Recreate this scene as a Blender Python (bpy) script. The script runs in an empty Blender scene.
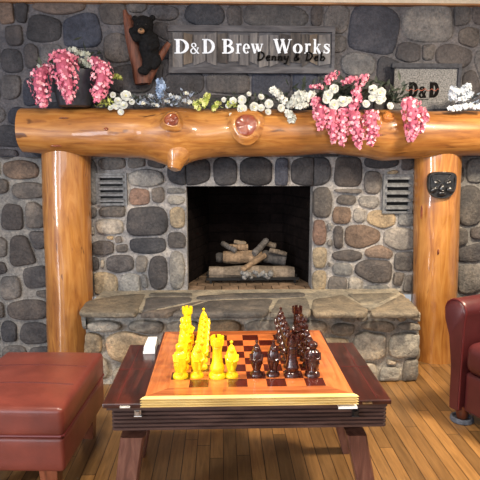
import bpy, math, random
from mathutils import Vector, Matrix, noise
PI = math.pi
random.seed(7)
scene = bpy.context.scene
COL = scene.collection

# ------------------------------------------------------------------ camera
F = 560.0
CAM = Vector((0, 0, 1.4))
PITCH = math.atan(90 / F)
YAW = math.atan(18 / F)
FWD = Vector((math.sin(YAW) * math.cos(PITCH), math.cos(YAW) * math.cos(PITCH), -math.sin(PITCH)))
RIGHT = Vector((math.cos(YAW), -math.sin(YAW), 0))
UP = RIGHT.cross(FWD)
cd = bpy.data.cameras.new('camera')
cam = bpy.data.objects.new('camera', cd)
COL.objects.link(cam)
cam.location = CAM
cam.rotation_euler = (PI / 2 - PITCH, 0, -YAW)
cd.sensor_width = 36
cd.lens = 36 * F / 480
scene.camera = cam

def ray(px, py):
    return FWD * F + RIGHT * (px - 240) - UP * (py - 240)
def PY(px, py, Y):                     # a photo point read on the upright plane y = Y
    d = ray(px, py)
    return CAM + d * (Y / d.y)
def PZ(px, py, z):                     # a photo point read on the level plane at height z
    d = ray(px, py)
    return CAM + d * ((z - CAM.z) / d.z)

# ------------------------------------------------------------------ mesh builder
class MB:
    def __init__(s):
        s.v = []; s.f = []; s.c = []; s.m = []
        s.col = (1, 1, 1); s.mi = 0
    def add(s, verts, faces):
        b = len(s.v)
        s.v += [Vector(p) for p in verts]
        for f in faces:
            s.f.append([b + i for i in f]); s.c.append(s.col); s.m.append(s.mi)
    def box(s, a, b):
        x0, y0, z0 = a; x1, y1, z1 = b
        s.add([(x0, y0, z0), (x1, y0, z0), (x1, y1, z0), (x0, y1, z0), (x0, y0, z1), (x1, y0, z1), (x1, y1, z1), (x0, y1, z1)],
              [(0, 3, 2, 1), (4, 5, 6, 7), (0, 1, 5, 4), (1, 2, 6, 5), (2, 3, 7, 6), (3, 0, 4, 7)])
    def hexa(s, bot, top):              # two quads, same winding (counter-clockwise from above)
        s.add(list(bot) + list(top), [(3, 2, 1, 0), (4, 5, 6, 7), (0, 1, 5, 4), (1, 2, 6, 5), (2, 3, 7, 6), (3, 0, 4, 7)])
    def prism(s, poly, fn0, fn1):       # poly of 2D points; fn maps them to 3D, 0 = back, 1 = front
        n = len(poly)
        s.add([fn0(p) for p in poly] + [fn1(p) for p in poly],
              [tuple(range(n))[::-1], tuple(range(n, 2 * n))] + [(i, (i + 1) % n, n + (i + 1) % n, n + i) for i in range(n)])
    def rings(s, rings, cap=True, close=True):
        n = len(rings[0]); vs = [p for r in rings for p in r]; fs = []
        for k in range(len(rings) - 1):
            for i in range(n if close else n - 1):
                j = (i + 1) % n
                fs.append((k * n + i, k * n + j, (k + 1) * n + j, (k + 1) * n + i))
        if cap:
            fs.append(tuple(range(n))[::-1]); fs.append(tuple(range((len(rings) - 1) * n, len(rings) * n)))
        s.add(vs, fs)
    def lathe(s, prof, c=(0, 0, 0), n=20, sq=1.0):   # prof: (radius, height)
        s.rings([[(c[0] + r * math.cos(2 * PI * i / n), c[1] + r * sq * math.sin(2 * PI * i / n), c[2] + z) for i in range(n)] for r, z in prof])
    def tube(s, pts, rad, n=10):
        pts = [Vector(p) for p in pts]; R = []
        if not hasattr(rad, '__len__'): rad = [rad] * len(pts)
        prev = None
        for k, p in enumerate(pts):
            d = (pts[min(k + 1, len(pts) - 1)] - pts[max(k - 1, 0)]).normalized()
            if prev is None:
                a = d.orthogonal().normalized()
            else:
                a = (prev - d * prev.dot(d)).normalized()
            prev = a; b = d.cross(a)
            R.append([p + (a * math.cos(2 * PI * i / n) + b * math.sin(2 * PI * i / n)) * rad[k] for i in range(n)])
        s.rings(R)
    def ball(s, c, r, n=14, m=9, rot=None):
        rx, ry, rz = (r, r, r) if not hasattr(r, '__len__') else r
        R = []
        for k in range(m + 1):
            t = PI * (k + .02) / (m + .04)
            R.append([(rx * math.sin(t) * math.cos(2 * PI * i / n), ry * math.sin(t) * math.sin(2 * PI * i / n), -rz * math.cos(t)) for i in range(n)])
        M = rot or Matrix.Identity(3)
        s.rings([[Vector(c) + M @ Vector(p) for p in q] for q in R])
    def rbox(s, c, size, r, M=None, puff=0.0, extra=5):
        h = [v / 2 for v in size]
        def ax(H):
            rr = min(r, H * .98)
            a = [-H, -H + rr * .12, -H + rr * .35, -H + rr * .65, -H + rr]
            mid = [-H + rr + (2 * H - 2 * rr) * k / extra for k in range(1, extra)]
            return a + mid + [-x for x in a[::-1]]
        A = [ax(v) for v in h]
        rr = [min(r, v * .98) for v in h]; R0 = min(rr)
        def rnd(p):
            q = Vector([max(-h[i] + R0, min(h[i] - R0, p[i])) for i in range(3)])
            d = p - q
            if d.length > 1e-9: d = d.normalized() * R0
            w = q + d
            if puff:
                k = max(0, 1 - (w.x / h[0]) ** 2) * max(0, 1 - (w.y / h[1]) ** 2)
                if w.z > 0: w.z += puff * k
            return w
        for ax0 in range(3):
            i1, i2 = [(1, 2), (2, 0), (0, 1)][ax0]
            for sg in (-1, 1):
                vs = []; fs = []
                L1, L2 = A[i1], A[i2]
                for a in L1:
                    for b in L2:
                        p = [0, 0, 0]; p[ax0] = sg * h[ax0]; p[i1] = a; p[i2] = b
                        w = rnd(Vector(p))
                        if M: w = M @ w
                        vs.append(Vector(c) + w)
                n2 = len(L2)
                for a in range(len(L1) - 1):
                    for b in range(n2 - 1):
                        q = (a * n2 + b, (a + 1) * n2 + b, (a + 1) * n2 + b + 1, a * n2 + b + 1)
                        fs.append(q if sg > 0 else q[::-1])
                s.add(vs, fs)
    def build(s, name, mat, parent=None, origin=None, smooth=True, merge=False, angle=40):
        me = bpy.data.meshes.new(name)
        if parent is not None:
            Mi = WM[parent.name].inverted(); vs = [Mi @ p for p in s.v]
        elif origin is not None:
            o_ = Vector(origin); vs = [p - o_ for p in s.v]
        else:
            vs = s.v
        me.from_pydata([tuple(p) for p in vs], [], s.f)
        mats = mat if isinstance(mat, (list, tuple)) else [mat]
        for m in mats: me.materials.append(m)
        at = me.color_attributes.new('Col', 'FLOAT_COLOR', 'CORNER')
        k = 0
        for p in me.polygons:
            p.material_index = s.m[p.index]
            p.use_smooth = smooth
            for _ in range(p.loop_total):
                c = s.c[p.index]
                at.data[k].color = (c[0], c[1], c[2], 1); k += 1
        if merge:
            import bmesh
            bm = bmesh.new(); bm.from_mesh(me)
            bmesh.ops.remove_doubles(bm, verts=bm.verts, dist=1e-5)
            bmesh.ops.recalc_face_normals(bm, faces=bm.faces)
            bm.to_mesh(me); bm.free()
        if smooth:
            try: me.set_sharp_from_angle(angle=math.radians(angle))
            except Exception: pass
        o = bpy.data.objects.new(name, me); COL.objects.link(o)
        if parent is not None:
            o.parent = parent; WM[o.name] = WM[parent.name].copy()
        else:
            if origin is not None: o.location = origin
            WM[o.name] = Matrix.Translation(Vector(origin or (0, 0, 0)))
        return o
WM = {}

def tag(o, label=None, cat=None, group=None, kind=None):
    if label: o['label'] = label
    if cat: o['category'] = cat
    if group: o['group'] = group
    if kind: o['kind'] = kind
    return o
def thing(name, label, cat, loc=(0, 0, 0), rz=0, group=None):
    o = bpy.data.objects.new(name, None); COL.objects.link(o)
    o.location = loc; o.rotation_euler = (0, 0, rz); o.empty_display_size = .05
    WM[o.name] = Matrix.Translation(Vector(loc)) @ Matrix.Rotation(rz, 4, 'Z')
    return tag(o, label, cat, group)
def copy_tree(o, parent=None):
    c = o.copy(); COL.objects.link(c)
    if parent: c.parent = parent
    for ch in list(o.children): copy_tree(ch, c)
    return c

# ------------------------------------------------------------------ materials
def srgb(r, g, b):
    f = lambda c: (c / 255 / 12.92) if c / 255 <= .04045 else ((c / 255 + .055) / 1.055) ** 2.4
    return (f(r), f(g), f(b))
def mat(name, color=(.5, .5, .5), rough=.5, metal=0, coat=0, coat_rough=.08, spec=.5, sheen=0):
    m = bpy.data.materials.new(name); m.use_nodes = True
    b = m.node_tree.nodes['Principled BSDF']
    b.inputs['Base Color'].default_value = (*color, 1)
    b.inputs['Roughness'].default_value = rough
    b.inputs['Metallic'].default_value = metal
    b.inputs['Coat Weight'].default_value = coat
    b.inputs['Coat Roughness'].default_value = coat_rough
    b.inputs['Specular IOR Level'].default_value = spec
    return m
def N(m, t, **kw):
    n = m.node_tree.nodes.new(t)
    for k, v in kw.items():
        if k in n.inputs: n.inputs[k].default_value = v
        else: setattr(n, k, v)
    return n
def L(m, a, b): m.node_tree.links.new(a, b)
def coords(m, scale=(1, 1, 1), kind='Object'):
    tc = N(m, 'ShaderNodeTexCoord'); mp = N(m, 'ShaderNodeMapping')
    mp.inputs['Scale'].default_value = scale
    L(m, tc.outputs[kind], mp.inputs['Vector'])
    return mp.outputs['Vector']
def ramp(m, fac, stops):
    r = N(m, 'ShaderNodeValToRGB'); e = r.color_ramp.elements
    while len(e) < len(stops): e.new(.5)
    for i, (p, c) in enumerate(stops):
        e[i].position = p; e[i].color = (*c, 1) if len(c) == 3 else c
    L(m, fac, r.inputs['Fac']); return r.outputs['Color']
def mix(m, fac, a, b, mode='MIX'):
    x = N(m, 'ShaderNodeMix', data_type='RGBA', blend_type=mode)
    if hasattr(fac, 'node'): L(m, fac, x.inputs[0])
    else: x.inputs[0].default_value = fac
    for s, i in ((a, 6), (b, 7)):
        if hasattr(s, 'node'): L(m, s, x.inputs[i])
        else: x.inputs[i].default_value = (*s, 1)
    return x.outputs[2]
def bump(m, h, strength=.3, dist=.01):
    b = N(m, 'ShaderNodeBump'); b.inputs['Strength'].default_value = strength; b.inputs['Distance'].default_value = dist
    L(m, h, b.inputs['Height']); L(m, b.outputs['Normal'], m.node_tree.nodes['Principled BSDF'].inputs['Normal'])
def base(m): return m.node_tree.nodes['Principled BSDF'].inputs['Base Color']
def attr(m):
    a = N(m, 'ShaderNodeVertexColor', layer_name='Col'); return a.outputs['Color']
def noise_tex(m, vec, scale, detail=5, rough=.6, dist=0):
    n = N(m, 'ShaderNodeTexNoise', Scale=scale, Detail=detail, Roughness=rough, Distortion=dist)
    L(m, vec, n.inputs['Vector']); return n.outputs['Fac']

def stone_material():
    m = mat('field_stone', rough=.72, spec=.35)
    v = coords(m)
    n1 = noise_tex(m, v, 9, 6, .65); n2 = noise_tex(m, v, 60, 4, .7); n3 = noise_tex(m, v, 4, 3, .5, 1.0)
    c = mix(m, 1.0, attr(m), ramp(m, n1, [(.25, (.5, .5, .53)), (.5, (1, 1, 1)), (.75, (1.6, 1.52, 1.4))]), 'MULTIPLY')
    c = mix(m, 1.0, c, ramp(m, n2, [(.3, (.62, .62, .63)), (.7, (1.38, 1.37, 1.35))]), 'MULTIPLY')
    c = mix(m, .35, c, ramp(m, n3, [(.38, (.10, .10, .12)), (.62, (.62, .55, .48))]), 'OVERLAY')
    L(m, c, base(m))
    a = N(m, 'ShaderNodeMath', operation='ADD'); L(m, n1, a.inputs[0]); L(m, n2, a.inputs[1])
    bump(m, a.outputs[0], .75, .014)
    return m
STONE = stone_material()

def wood(name, axis, dark, mid, light, scale=6, stretch=9, rough=.35, coat=.6, knots=True, spec=.5, distort=1.2):
    m = mat(name, rough=rough, coat=coat, coat_rough=.045, spec=spec)
    sc = [stretch] * 3; sc[axis] = 1.0
    v = coords(m, tuple(sc))
    n = noise_tex(m, v, scale * .45, 6, .6, distort)
    c = ramp(m, n, [(.28, dark), (.5, mid), (.72, light)])
    v2 = coords(m)
    big = noise_tex(m, v2, 3.0, 3, .5)
    c = mix(m, 1.0, c, ramp(m, big, [(.3, (.72, .66, .6)), (.6, (1.08, 1.06, 1.02))]), 'MULTIPLY')
    if knots:
        sc2 = [3.0] * 3; sc2[axis] = 1.0
        v3 = coords(m, tuple(sc2))
        sp = noise_tex(m, v3, 5.5, 2, .5, .4)
        c = mix(m, ramp(m, sp, [(.66, (0, 0, 0)), (.73, (1, 1, 1))]), c, tuple(x * .55 for x in dark))
    L(m, c, base(m)); bump(m, n, .08, .004)
    return m
HONEY_X = wood('honey_log_mantel', 0, srgb(122, 74, 38), srgb(163, 110, 55), srgb(186, 137, 77), coat=.8)
HONEY_Z = wood('honey_log_post', 2, srgb(130, 76, 36), srgb(170, 114, 54), srgb(192, 140, 78), coat=.9)
KNOT = wood('knot_wood', 2, srgb(60, 24, 20), srgb(122, 58, 42), srgb(170, 98, 56), scale=14, stretch=1, coat=.8, knots=False)
KNOT_RIM = wood('knot_rim_wood', 1, srgb(128, 72, 34), srgb(166, 104, 50), srgb(190, 128, 66), scale=10, stretch=2, coat=.8, knots=False)
WALNUT = wood('dark_table_wood', 1, srgb(34, 14, 12), srgb(58, 24, 20), srgb(82, 36, 28), scale=8, stretch=8, rough=.3, coat=.35, knots=False)
WALNUT_X = wood('dark_apron_wood', 0, srgb(48, 34, 34), srgb(76, 56, 54), srgb(104, 80, 74), scale=8, stretch=8, rough=.45, coat=.15, knots=False)
WALNUT_Z = wood('dark_leg_wood', 2, srgb(70, 42, 36), srgb(106, 68, 58), srgb(136, 96, 82), scale=8, stretch=6, rough=.4, coat=.2, knots=False)
FOOTWOOD = wood('foot_wood', 2, srgb(70, 34, 20), srgb(112, 60, 40), srgb(140, 82, 58), scale=8, stretch=6, coat=.2, knots=False)
FRAMEWOOD = wood('board_frame_wood', 0, srgb(124, 62, 32), srgb(168, 96, 54), srgb(190, 116, 70), scale=7, stretch=10, rough=.25, coat=.5, knots=False)
FRAMEWOOD_Y = wood('board_frame_wood_side', 1, srgb(150, 76, 38), srgb(188, 112, 62), srgb(206, 132, 78), scale=7, stretch=10, rough=.25, coat=.5, knots=False)
PALE = wood('pale_moulding', 0, srgb(206, 170, 96), srgb(230, 202, 132), srgb(242, 220, 160), scale=8, stretch=14, rough=.35, coat=.3, knots=False)
BARK = wood('branch_wood', 2, srgb(52, 28, 22), srgb(98, 56, 42), srgb(130, 82, 62), scale=12, stretch=5, rough=.65, coat=0, knots=False)
BARN = wood('weathered_slats', 2, srgb(66, 67, 73), srgb(102, 102, 108), srgb(130, 129, 131), scale=10, stretch=6, rough=.8, coat=0, knots=False, spec=.2)
BARN_D = wood('dark_weathered_slats', 2, srgb(44, 43, 46), srgb(74, 72, 74), srgb(98, 94, 92), scale=10, stretch=6, rough=.8, coat=0, knots=False, spec=.2)
BARN_B = wood('brown_weathered_slats', 2, srgb(58, 52, 50), srgb(92, 85, 80), srgb(120, 111, 104), scale=10, stretch=6, rough=.8, coat=0, knots=False, spec=.2)
OLDB = wood('old_slats', 2, srgb(62, 60, 62), srgb(96, 93, 94), srgb(124, 119, 116), scale=10, stretch=6, rough=.8, coat=0, knots=False, spec=.2)
BARN_X = wood('weathered_rail', 0, srgb(58, 59, 66), srgb(84, 85, 93), srgb(104, 105, 112), scale=10, stretch=6, rough=.8, coat=0, knots=False, spec=.2)
TRIMWOOD = wood('ceiling_trim_wood', 0, srgb(110, 74, 44), srgb(150, 108, 70), srgb(170, 130, 90), rough=.5, coat=.1, knots=False)

def speckle(name, c0, c1, scale=120, rough=.6, coat=0, bmp=.1, use_attr=False, metal=0, spec=.5):
    m = mat(name, rough=rough, coat=coat, metal=metal, spec=spec)
    v = coords(m); n = noise_tex(m, v, scale, 4, .7)
    c = ramp(m, n, [(.35, c0), (.65, c1)])
    if use_attr: c = mix(m, 1.0, attr(m), c, 'MULTIPLY')
    L(m, c, base(m)); bump(m, n, bmp, .003)
    return m
def leather(name='oxblood_leather', c0=srgb(92, 40, 33), c1=srgb(126, 60, 49)):
    m = mat(name, rough=.36, spec=.55, coat=.12, coat_rough=.25)
    v = coords(m)
    n = noise_tex(m, v, 5, 4, .6)
    vo = N(m, 'ShaderNodeTexVoronoi', Scale=170.0); L(m, v, vo.inputs['Vector'])
    c = ramp(m, n, [(.3, c0), (.7, c1)])
    L(m, c, base(m)); bump(m, vo.outputs['Distance'], .12, .002)
    return m
LEATHER = leather()
LEATHER2 = leather('burgundy_leather', srgb(66, 26, 28), srgb(90, 38, 40))
PIPING = mat('leather_piping', srgb(92, 30, 30), .4)
SEAM = speckle('leather_seam', srgb(70, 22, 20), srgb(92, 32, 28), 80, .5)
YELLOW = speckle('yellow_resin', srgb(250, 206, 10), srgb(255, 228, 30), 90, .35, .2, .15)
DARKRES = speckle('dark_brown_resin', srgb(34, 12, 10), srgb(74, 34, 28), 110, .18, .6, .2)
SQUARES = speckle('board_squares', (.85, .85, .85), (1.15, 1.1, 1.05), 30, .22, .5, .02, True)
WHITEP = speckle('white_petal', (.5, .52, .5), (.68, .69, .66), 60, .6, 0, .1)
CREAM = speckle('cream_center', srgb(176, 174, 112), srgb(206, 202, 156), 200, .7)
PINKP = speckle('pink_petal', (.9, .9, .9), (1.1, 1.1, 1.1), 60, .6, 0, .1, True)
GREENL = speckle('dark_leaf', srgb(28, 36, 32), srgb(56, 66, 54), 40, .5)
LIMEL = speckle('lime_leaf', srgb(140, 154, 66), srgb(196, 204, 118), 60, .6)
BLUEL = speckle('blue_grey_leaf', (.8, .8, .8), (1.15, 1.15, 1.2), 60, .6, 0, .1, True)
POTM = speckle('dark_vase_glaze', srgb(30, 33, 42), srgb(48, 52, 62), 20, .4, .2)
FURM = speckle('black_fur', srgb(8, 8, 9), srgb(28, 28, 31), 90, .9, 0, .9, spec=.15)
TANM = speckle('tan_muzzle', srgb(120, 88, 62), srgb(160, 122, 90), 80, .8)
BRASSD = speckle('aged_brass', srgb(70, 52, 34), srgb(112, 86, 56), 60, .4, 0, .05, False, .6)
BLACKM = speckle('black_iron', srgb(10, 10, 11), srgb(24, 24, 26), 60, .45, .1)
BLACKGLOSS = speckle('black_cast_metal', srgb(14, 14, 16), srgb(46, 46, 48), 50, .28, .4, .2)
EYEM = mat('dark_eye', (.005, .005, .005), .1, coat=1)
LETTERW = speckle('white_letter', srgb(196, 206, 222), srgb(226, 232, 242), 60, .6)
LETTERB = speckle('black_letter', srgb(10, 9, 10), srgb(22, 20, 20), 60, .9, spec=.08)
REDPAINT = speckle('red_script', srgb(140, 62, 44), srgb(170, 84, 60), 60, .6)
GRANITE = speckle('speckled_granite', srgb(66, 67, 69), srgb(136, 136, 138), 100, .85, 0, .05, spec=.15)
FRAMEGREY = speckle('grey_frame', srgb(42, 44, 51), srgb(64, 66, 74), 40, .7, spec=.2)
WHITEC = speckle('white_card', (.85, .85, .85), (.93, .93, .93), 30, .6)
STEEL = speckle('brushed_steel', (.35, .34, .32), (.6, .58, .55), 60, .35, 0, .05, False, .9)
CONCRETE = speckle('grey_plastic_cup', srgb(70, 74, 84), srgb(98, 104, 116), 40, .5)
FIREBRICK = speckle('sooty_brick', (.55, .55, .55), (1.3, 1.25, 1.2), 18, .95, 0, .3, True, spec=.08)
LOGC = speckle('ceramic_log', (.65, .63, .6), (1.3, 1.28, 1.25), 55, .85, 0, .6, True)
EMBER = speckle('ash_grey_fibre', srgb(70, 70, 72), srgb(150, 148, 146), 50, .9)
SLATE = STONE
VENTM = speckle('stone_louvre', srgb(82, 84, 88), srgb(122, 124, 128), 40, .75)
DARKHOLE = mat('vent_shadow', srgb(14, 14, 16), .9)
CEILM = speckle('cream_ceiling', srgb(196, 184, 164), srgb(212, 200, 182), 20, .8)

def floor_material():
    m = mat('oak_strip_floor', rough=.34, coat=.25, coat_rough=.15)
    tc = N(m, 'ShaderNodeTexCoord'); sp = N(m, 'ShaderNodeSeparateXYZ'); cb = N(m, 'ShaderNodeCombineXYZ')
    L(m, tc.outputs['Object'], sp.inputs[0]); dv = N(m, 'ShaderNodeMath', operation='DIVIDE'); dv.inputs[1].default_value = .062; L(m, sp.outputs['X'], dv.inputs[0])
    fo = N(m, 'ShaderNodeMath', operation='FLOOR'); L(m, dv.outputs[0], fo.inputs[0])
    wn = N(m, 'ShaderNodeTexWhiteNoise', noise_dimensions='1D'); L(m, fo.outputs[0], wn.inputs['W'])
    ml = N(m, 'ShaderNodeMath', operation='MULTIPLY_ADD'); ml.inputs[1].default_value = 1.3; L(m, wn.outputs['Value'], ml.inputs[0]); L(m, sp.outputs['Y'], ml.inputs[2])
    L(m, ml.outputs[0], cb.inputs['X']); L(m, sp.outputs['X'], cb.inputs['Y'])
    br = N(m, 'ShaderNodeTexBrick', Scale=1.0)
    br.inputs['Color1'].default_value = (*srgb(108, 81, 50), 1); br.inputs['Color2'].default_value = (*srgb(156, 115, 68), 1)
    br.inputs['Mortar'].default_value = (*srgb(62, 38, 22), 1)
    br.inputs['Mortar Size'].default_value = .0022; br.inputs['Brick Width'].default_value = 1.3; br.inputs['Row Height'].default_value = .062
    br.inputs['Bias'].default_value = 0.1; br.offset = 0.0; br.offset_frequency = 1; br.inputs['Mortar Smooth'].default_value = .2
    L(m, cb.outputs[0], br.inputs['Vector'])
    v = coords(m, (14, 1.2, 1)); n = noise_tex(m, v, 4.0, 6, .65, .6)
    c = mix(m, 1.0, br.outputs['Color'], ramp(m, n, [(.3, (.68, .64, .6)), (.65, (1.18, 1.16, 1.12))]), 'MULTIPLY')
    L(m, c, base(m)); bump(m, br.outputs['Fac'], -.25, .004)
    return m
FLOORM = floor_material()

# ------------------------------------------------------------------ stonework
TONE = {'d': srgb(80, 77, 78), 'D': srgb(64, 64, 68), 'B': srgb(70, 74, 86), 'g': srgb(118, 117, 116), 'l': srgb(142, 139, 134),
        't': srgb(150, 136, 114), 'b': srgb(108, 94, 85), 'r': srgb(116, 94, 84), 'n': srgb(96, 93, 92), 'L': srgb(172, 165, 152), 'T': srgb(172, 154, 128), 'G': srgb(146, 141, 132)}
def clip(poly, nx, ny, c):              # keep n.p <= c
    out = []
    for i in range(len(poly)):
        a, b = poly[i], poly[(i + 1) % len(poly)]
        da = nx * a[0] + ny * a[1] - c; db = nx * b[0] + ny * b[1] - c
        if da <= 0: out.append(a)
        if (da < 0 < db) or (db < 0 < da):
            t = da / (da - db); out.append((a[0] + (b[0] - a[0]) * t, a[1] + (b[1] - a[1]) * t))
    return out
def resample(poly, n):
    d = [0]
    for i in range(len(poly)):
        a, b = poly[i], poly[(i + 1) % len(poly)]; d.append(d[-1] + math.dist(a, b))
    T = d[-1]; out = []; k = 0
    for i in range(n):
        t = T * i / n
        while d[k + 1] < t: k += 1
        a, b = poly[k], poly[(k + 1) % len(poly)]; s = (t - d[k]) / max(1e-9, d[k + 1] - d[k])
        out.append((a[0] + (b[0] - a[0]) * s, a[1] + (b[1] - a[1]) * s))
    return out
def smooth_poly(p, it=1):
    for _ in range(it):
        n = len(p); p = [((p[i - 1][0] + 2 * p[i][0] + p[(i + 1) % n][0]) / 4, (p[i - 1][1] + 2 * p[i][1] + p[(i + 1) % n][1]) / 4) for i in range(n)]
    return p
def support(s, nx, ny):
    return ((abs(s[2] * nx) ** 1.6 + abs(s[3] * ny) ** 1.6) ** (1 / 1.6))
def stone_polys(stones, gap, rnd, power=3.4, grow=1.12):
    """stones: (x, y, half width, half height, tone). Returns (polygon, stone)."""
    res = []
    for i, s in enumerate(stones):
        x, y, hw, hh = s[:4]
        nv = rnd.choice((9, 10, 11, 12)); t0 = rnd.uniform(0, 6.28); pw = rnd.uniform(power * .95, power * 1.9)
        poly = []
        for k in range(nv):
            t = t0 + 2 * PI * (k + rnd.uniform(-.28, .28)) / nv
            c, sn = math.cos(t), math.sin(t)
            r = (abs(c) ** pw + abs(sn) ** pw) ** (-1 / pw) * rnd.uniform(.95, 1.07)
            poly.append((x + hw * r * c * grow, y + hh * r * sn * grow))
        for j, q in enumerate(stones):
            if j == i: continue
            dx, dy = q[0] - x, q[1] - y
            if abs(dx) > hw * 1.4 + q[2] * 1.4 + gap or abs(dy) > hh * 1.4 + q[3] * 1.4 + gap: continue
            # separate along the axis with the wider box gap, else along the centre line
            gx = abs(dx) - hw - q[2]; gy = abs(dy) - hh - q[3]
            if max(gx, gy) > gap * 2.5: continue
            if gx > gy: nx, ny = math.copysign(1, dx), dy * .35 / max(abs(dx), 1e-6)
            else: nx, ny = dx * .35 / max(abs(dy), 1e-6), math.copysign(1, dy)
            l = math.hypot(nx, ny); nx /= l; ny /= l
            ei, ej = support(s, nx, ny), support(q, nx, ny); d = dx * nx + dy * ny
            poly = clip(poly, nx, ny, nx * x + ny * y + d * ei / (ei + ej) - gap / 2)
            if len(poly) < 3: break
        if len(poly) < 3: continue
        res.append((smooth_poly(resample(poly, 26), 1), s))
    return res
def fill(stones, obst, box, rnd, sizes, gap, tones, n=2500):
    x0, x1, y0, y1 = box
    for smax, smin in sizes:
        for _ in range(n):
            x, y = rnd.uniform(x0, x1), rnd.uniform(y0, y1)
            hw, hh = smax * rnd.uniform(.75, 1.25), smax * rnd.uniform(.55, .85)
            ok = True
            for q in stones + obst:
                gx = abs(q[0] - x) - q[2] - gap; gy = abs(q[1] - y) - q[3] - gap
                if gx >= hw or gy >= hh: continue
                if max(gx, gy) < smin: ok = False; break
                if gx / hw > gy / hh: hw = min(hw, gx)
                else: hh = min(hh, gy)
            if not ok: continue
            hw = min(hw, x - x0 + smin, x1 - x + smin); hh = min(hh, y - y0 + smin, y1 - y + smin)
            if hw < smin or hh < smin: continue
            stones.append((x, y, hw, hh, rnd.choice(tones)))
    return stones
def lay_stone(mb, poly, tone, fn, h, rnd):
    """fn(x, y, depth) -> 3D; depth grows outward."""
    cx = sum(p[0] for p in poly) / len(poly); cy = sum(p[1] for p in poly) / len(poly)
    j = rnd.uniform(.82, 1.2); w = rnd.uniform(-.05, .05)
    mb.col = (tone[0] * j * (1 + w), tone[1] * j, tone[2] * j * (1 - w))
    tx, ty = rnd.uniform(-.35, .35), rnd.uniform(-.35, .35)
    hx = max(abs(p[0] - cx) for p in poly); hy = max(abs(p[1] - cy) for p in poly)
    R = []
    for sc, hh in ((1.03, -.3), (1.0, .42), (.95, .82), (.84, .99), (.45, 1.05)):
        ring = []
        for p in poly:
            dx, dy = (p[0] - cx) * sc, (p[1] - cy) * sc
            q = noise.noise(Vector((cx * 9 + dx * 22, cy * 9 + dy * 22, 3.1))) + .6 * noise.noise(Vector((cx * 9 + dx * 60, cy * 9 + dy * 60, 8.1)))
            k = hh * h * (1 + .25 * q) + (h * .35 * (tx * dx / hx + ty * dy / hy) if hh > .5 else 0)
            ring.append(Vector(fn(cx + dx, cy + dy, k)))
        R.append(ring)
    n = len(poly); vs = [p for r in R for p in r]; vs.append(Vector(fn(cx, cy, h * 1.06)))
    fs = []
    for k in range(len(R) - 1):
        for i in range(n): fs.append((k * n + i, k * n + (i + 1) % n, (k + 1) * n + (i + 1) % n, (k + 1) * n + i))
    b = (len(R) - 1) * n
    for i in range(n): fs.append((b + i, b + (i + 1) % n, len(vs) - 1))
    mb.add(vs, fs)

WY = 3.70                                # face of the masonry wall
def pxbox(x0, x1, y0, y1, tone, Y=WY):
    a, b = PY(x0, y1, Y), PY(x1, y0, Y)
    return ((a.x + b.x) / 2, (a.z + b.z) / 2, abs(b.x - a.x) / 2, abs(b.z - a.z) / 2, tone)

upper = [(0,14,2,28,'b'),(16,28,3,25,'D'),(34,85,1,14,'b'),(26,62,16,41,'D'),(63,103,15,47,'B'),(98,126,3,24,'n'),(7,22,22,45,'d'),(2,22,50,72,'D'),
 (25,38,45,68,'d'),(2,20,76,98,'n'),(24,36,80,106,'B'),(103,133,35,61,'n'),(110,152,66,92,'d'),(42,62,45,62,'n'),(66,104,50,72,'B'),(40,70,66,90,'D'),(74,104,76,104,'d'),
 (-30,-3,5,30,'d'),(-34,-2,36,70,'n'),(-30,-2,76,104,'D'),(128,146,2,12,'n'),(150,178,6,20,'d'),(128,170,26,60,'B'),(152,172,24,44,'d'),
 (187,222,4,26,'D'),(227,242,6,26,'d'),(243,307,4,27,'n'),(310,322,6,26,'d'),(165,204,72,95,'d'),(206,249,73,94,'n'),(252,290,70,97,'B'),(293,317,70,93,'B'),
 (320,342,72,96,'n'),(325,350,6,33,'n'),(347,400,8,52,'B'),(402,455,6,42,'g'),(452,470,6,25,'n'),(458,479,28,47,'n'),(472,500,2,24,'d'),(395,421,43,62,'d'),(421,434,44,60,'n'),
 (436,470,45,67,'d'),(342,374,53,75,'g'),(377,400,58,84,'D'),(474,500,50,80,'n'),(342,374,78,100,'d'),(462,480,72,96,'d'),(326,346,36,52,'n'),(400,458,66,104,'n')]
sides = [(3,38,161,178,'b'),(-8,8,178,193,'n'),(14,44,183,198,'n'),(2,23,205,229,'d'),(26,44,203,229,'n'),(10,36,237,268,'d'),(29,46,230,248,'d'),(25,47,264,288,'d'),(2,20,277,299,'n'),
 (10,47,300,319,'d'),(2,17,321,341,'D'),(21,48,323,343,'d'),(-6,8,238,256,'n'),(-10,6,262,274,'d'),(0,16,142,158,'d'),(20,44,144,158,'n'),(-10,4,302,318,'n'),(2,26,346,362,'n'),(30,52,347,364,'d'),
 (466,484,160,183,'g'),(457,482,186,226,'n'),(456,468,228,248,'n'),(458,486,241,262,'d'),(456,482,265,293,'g'),(470,490,226,240,'d'),(486,510,190,224,'n'),(458,476,296,316,'n'),(458,464,168,182,'n')]
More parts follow.
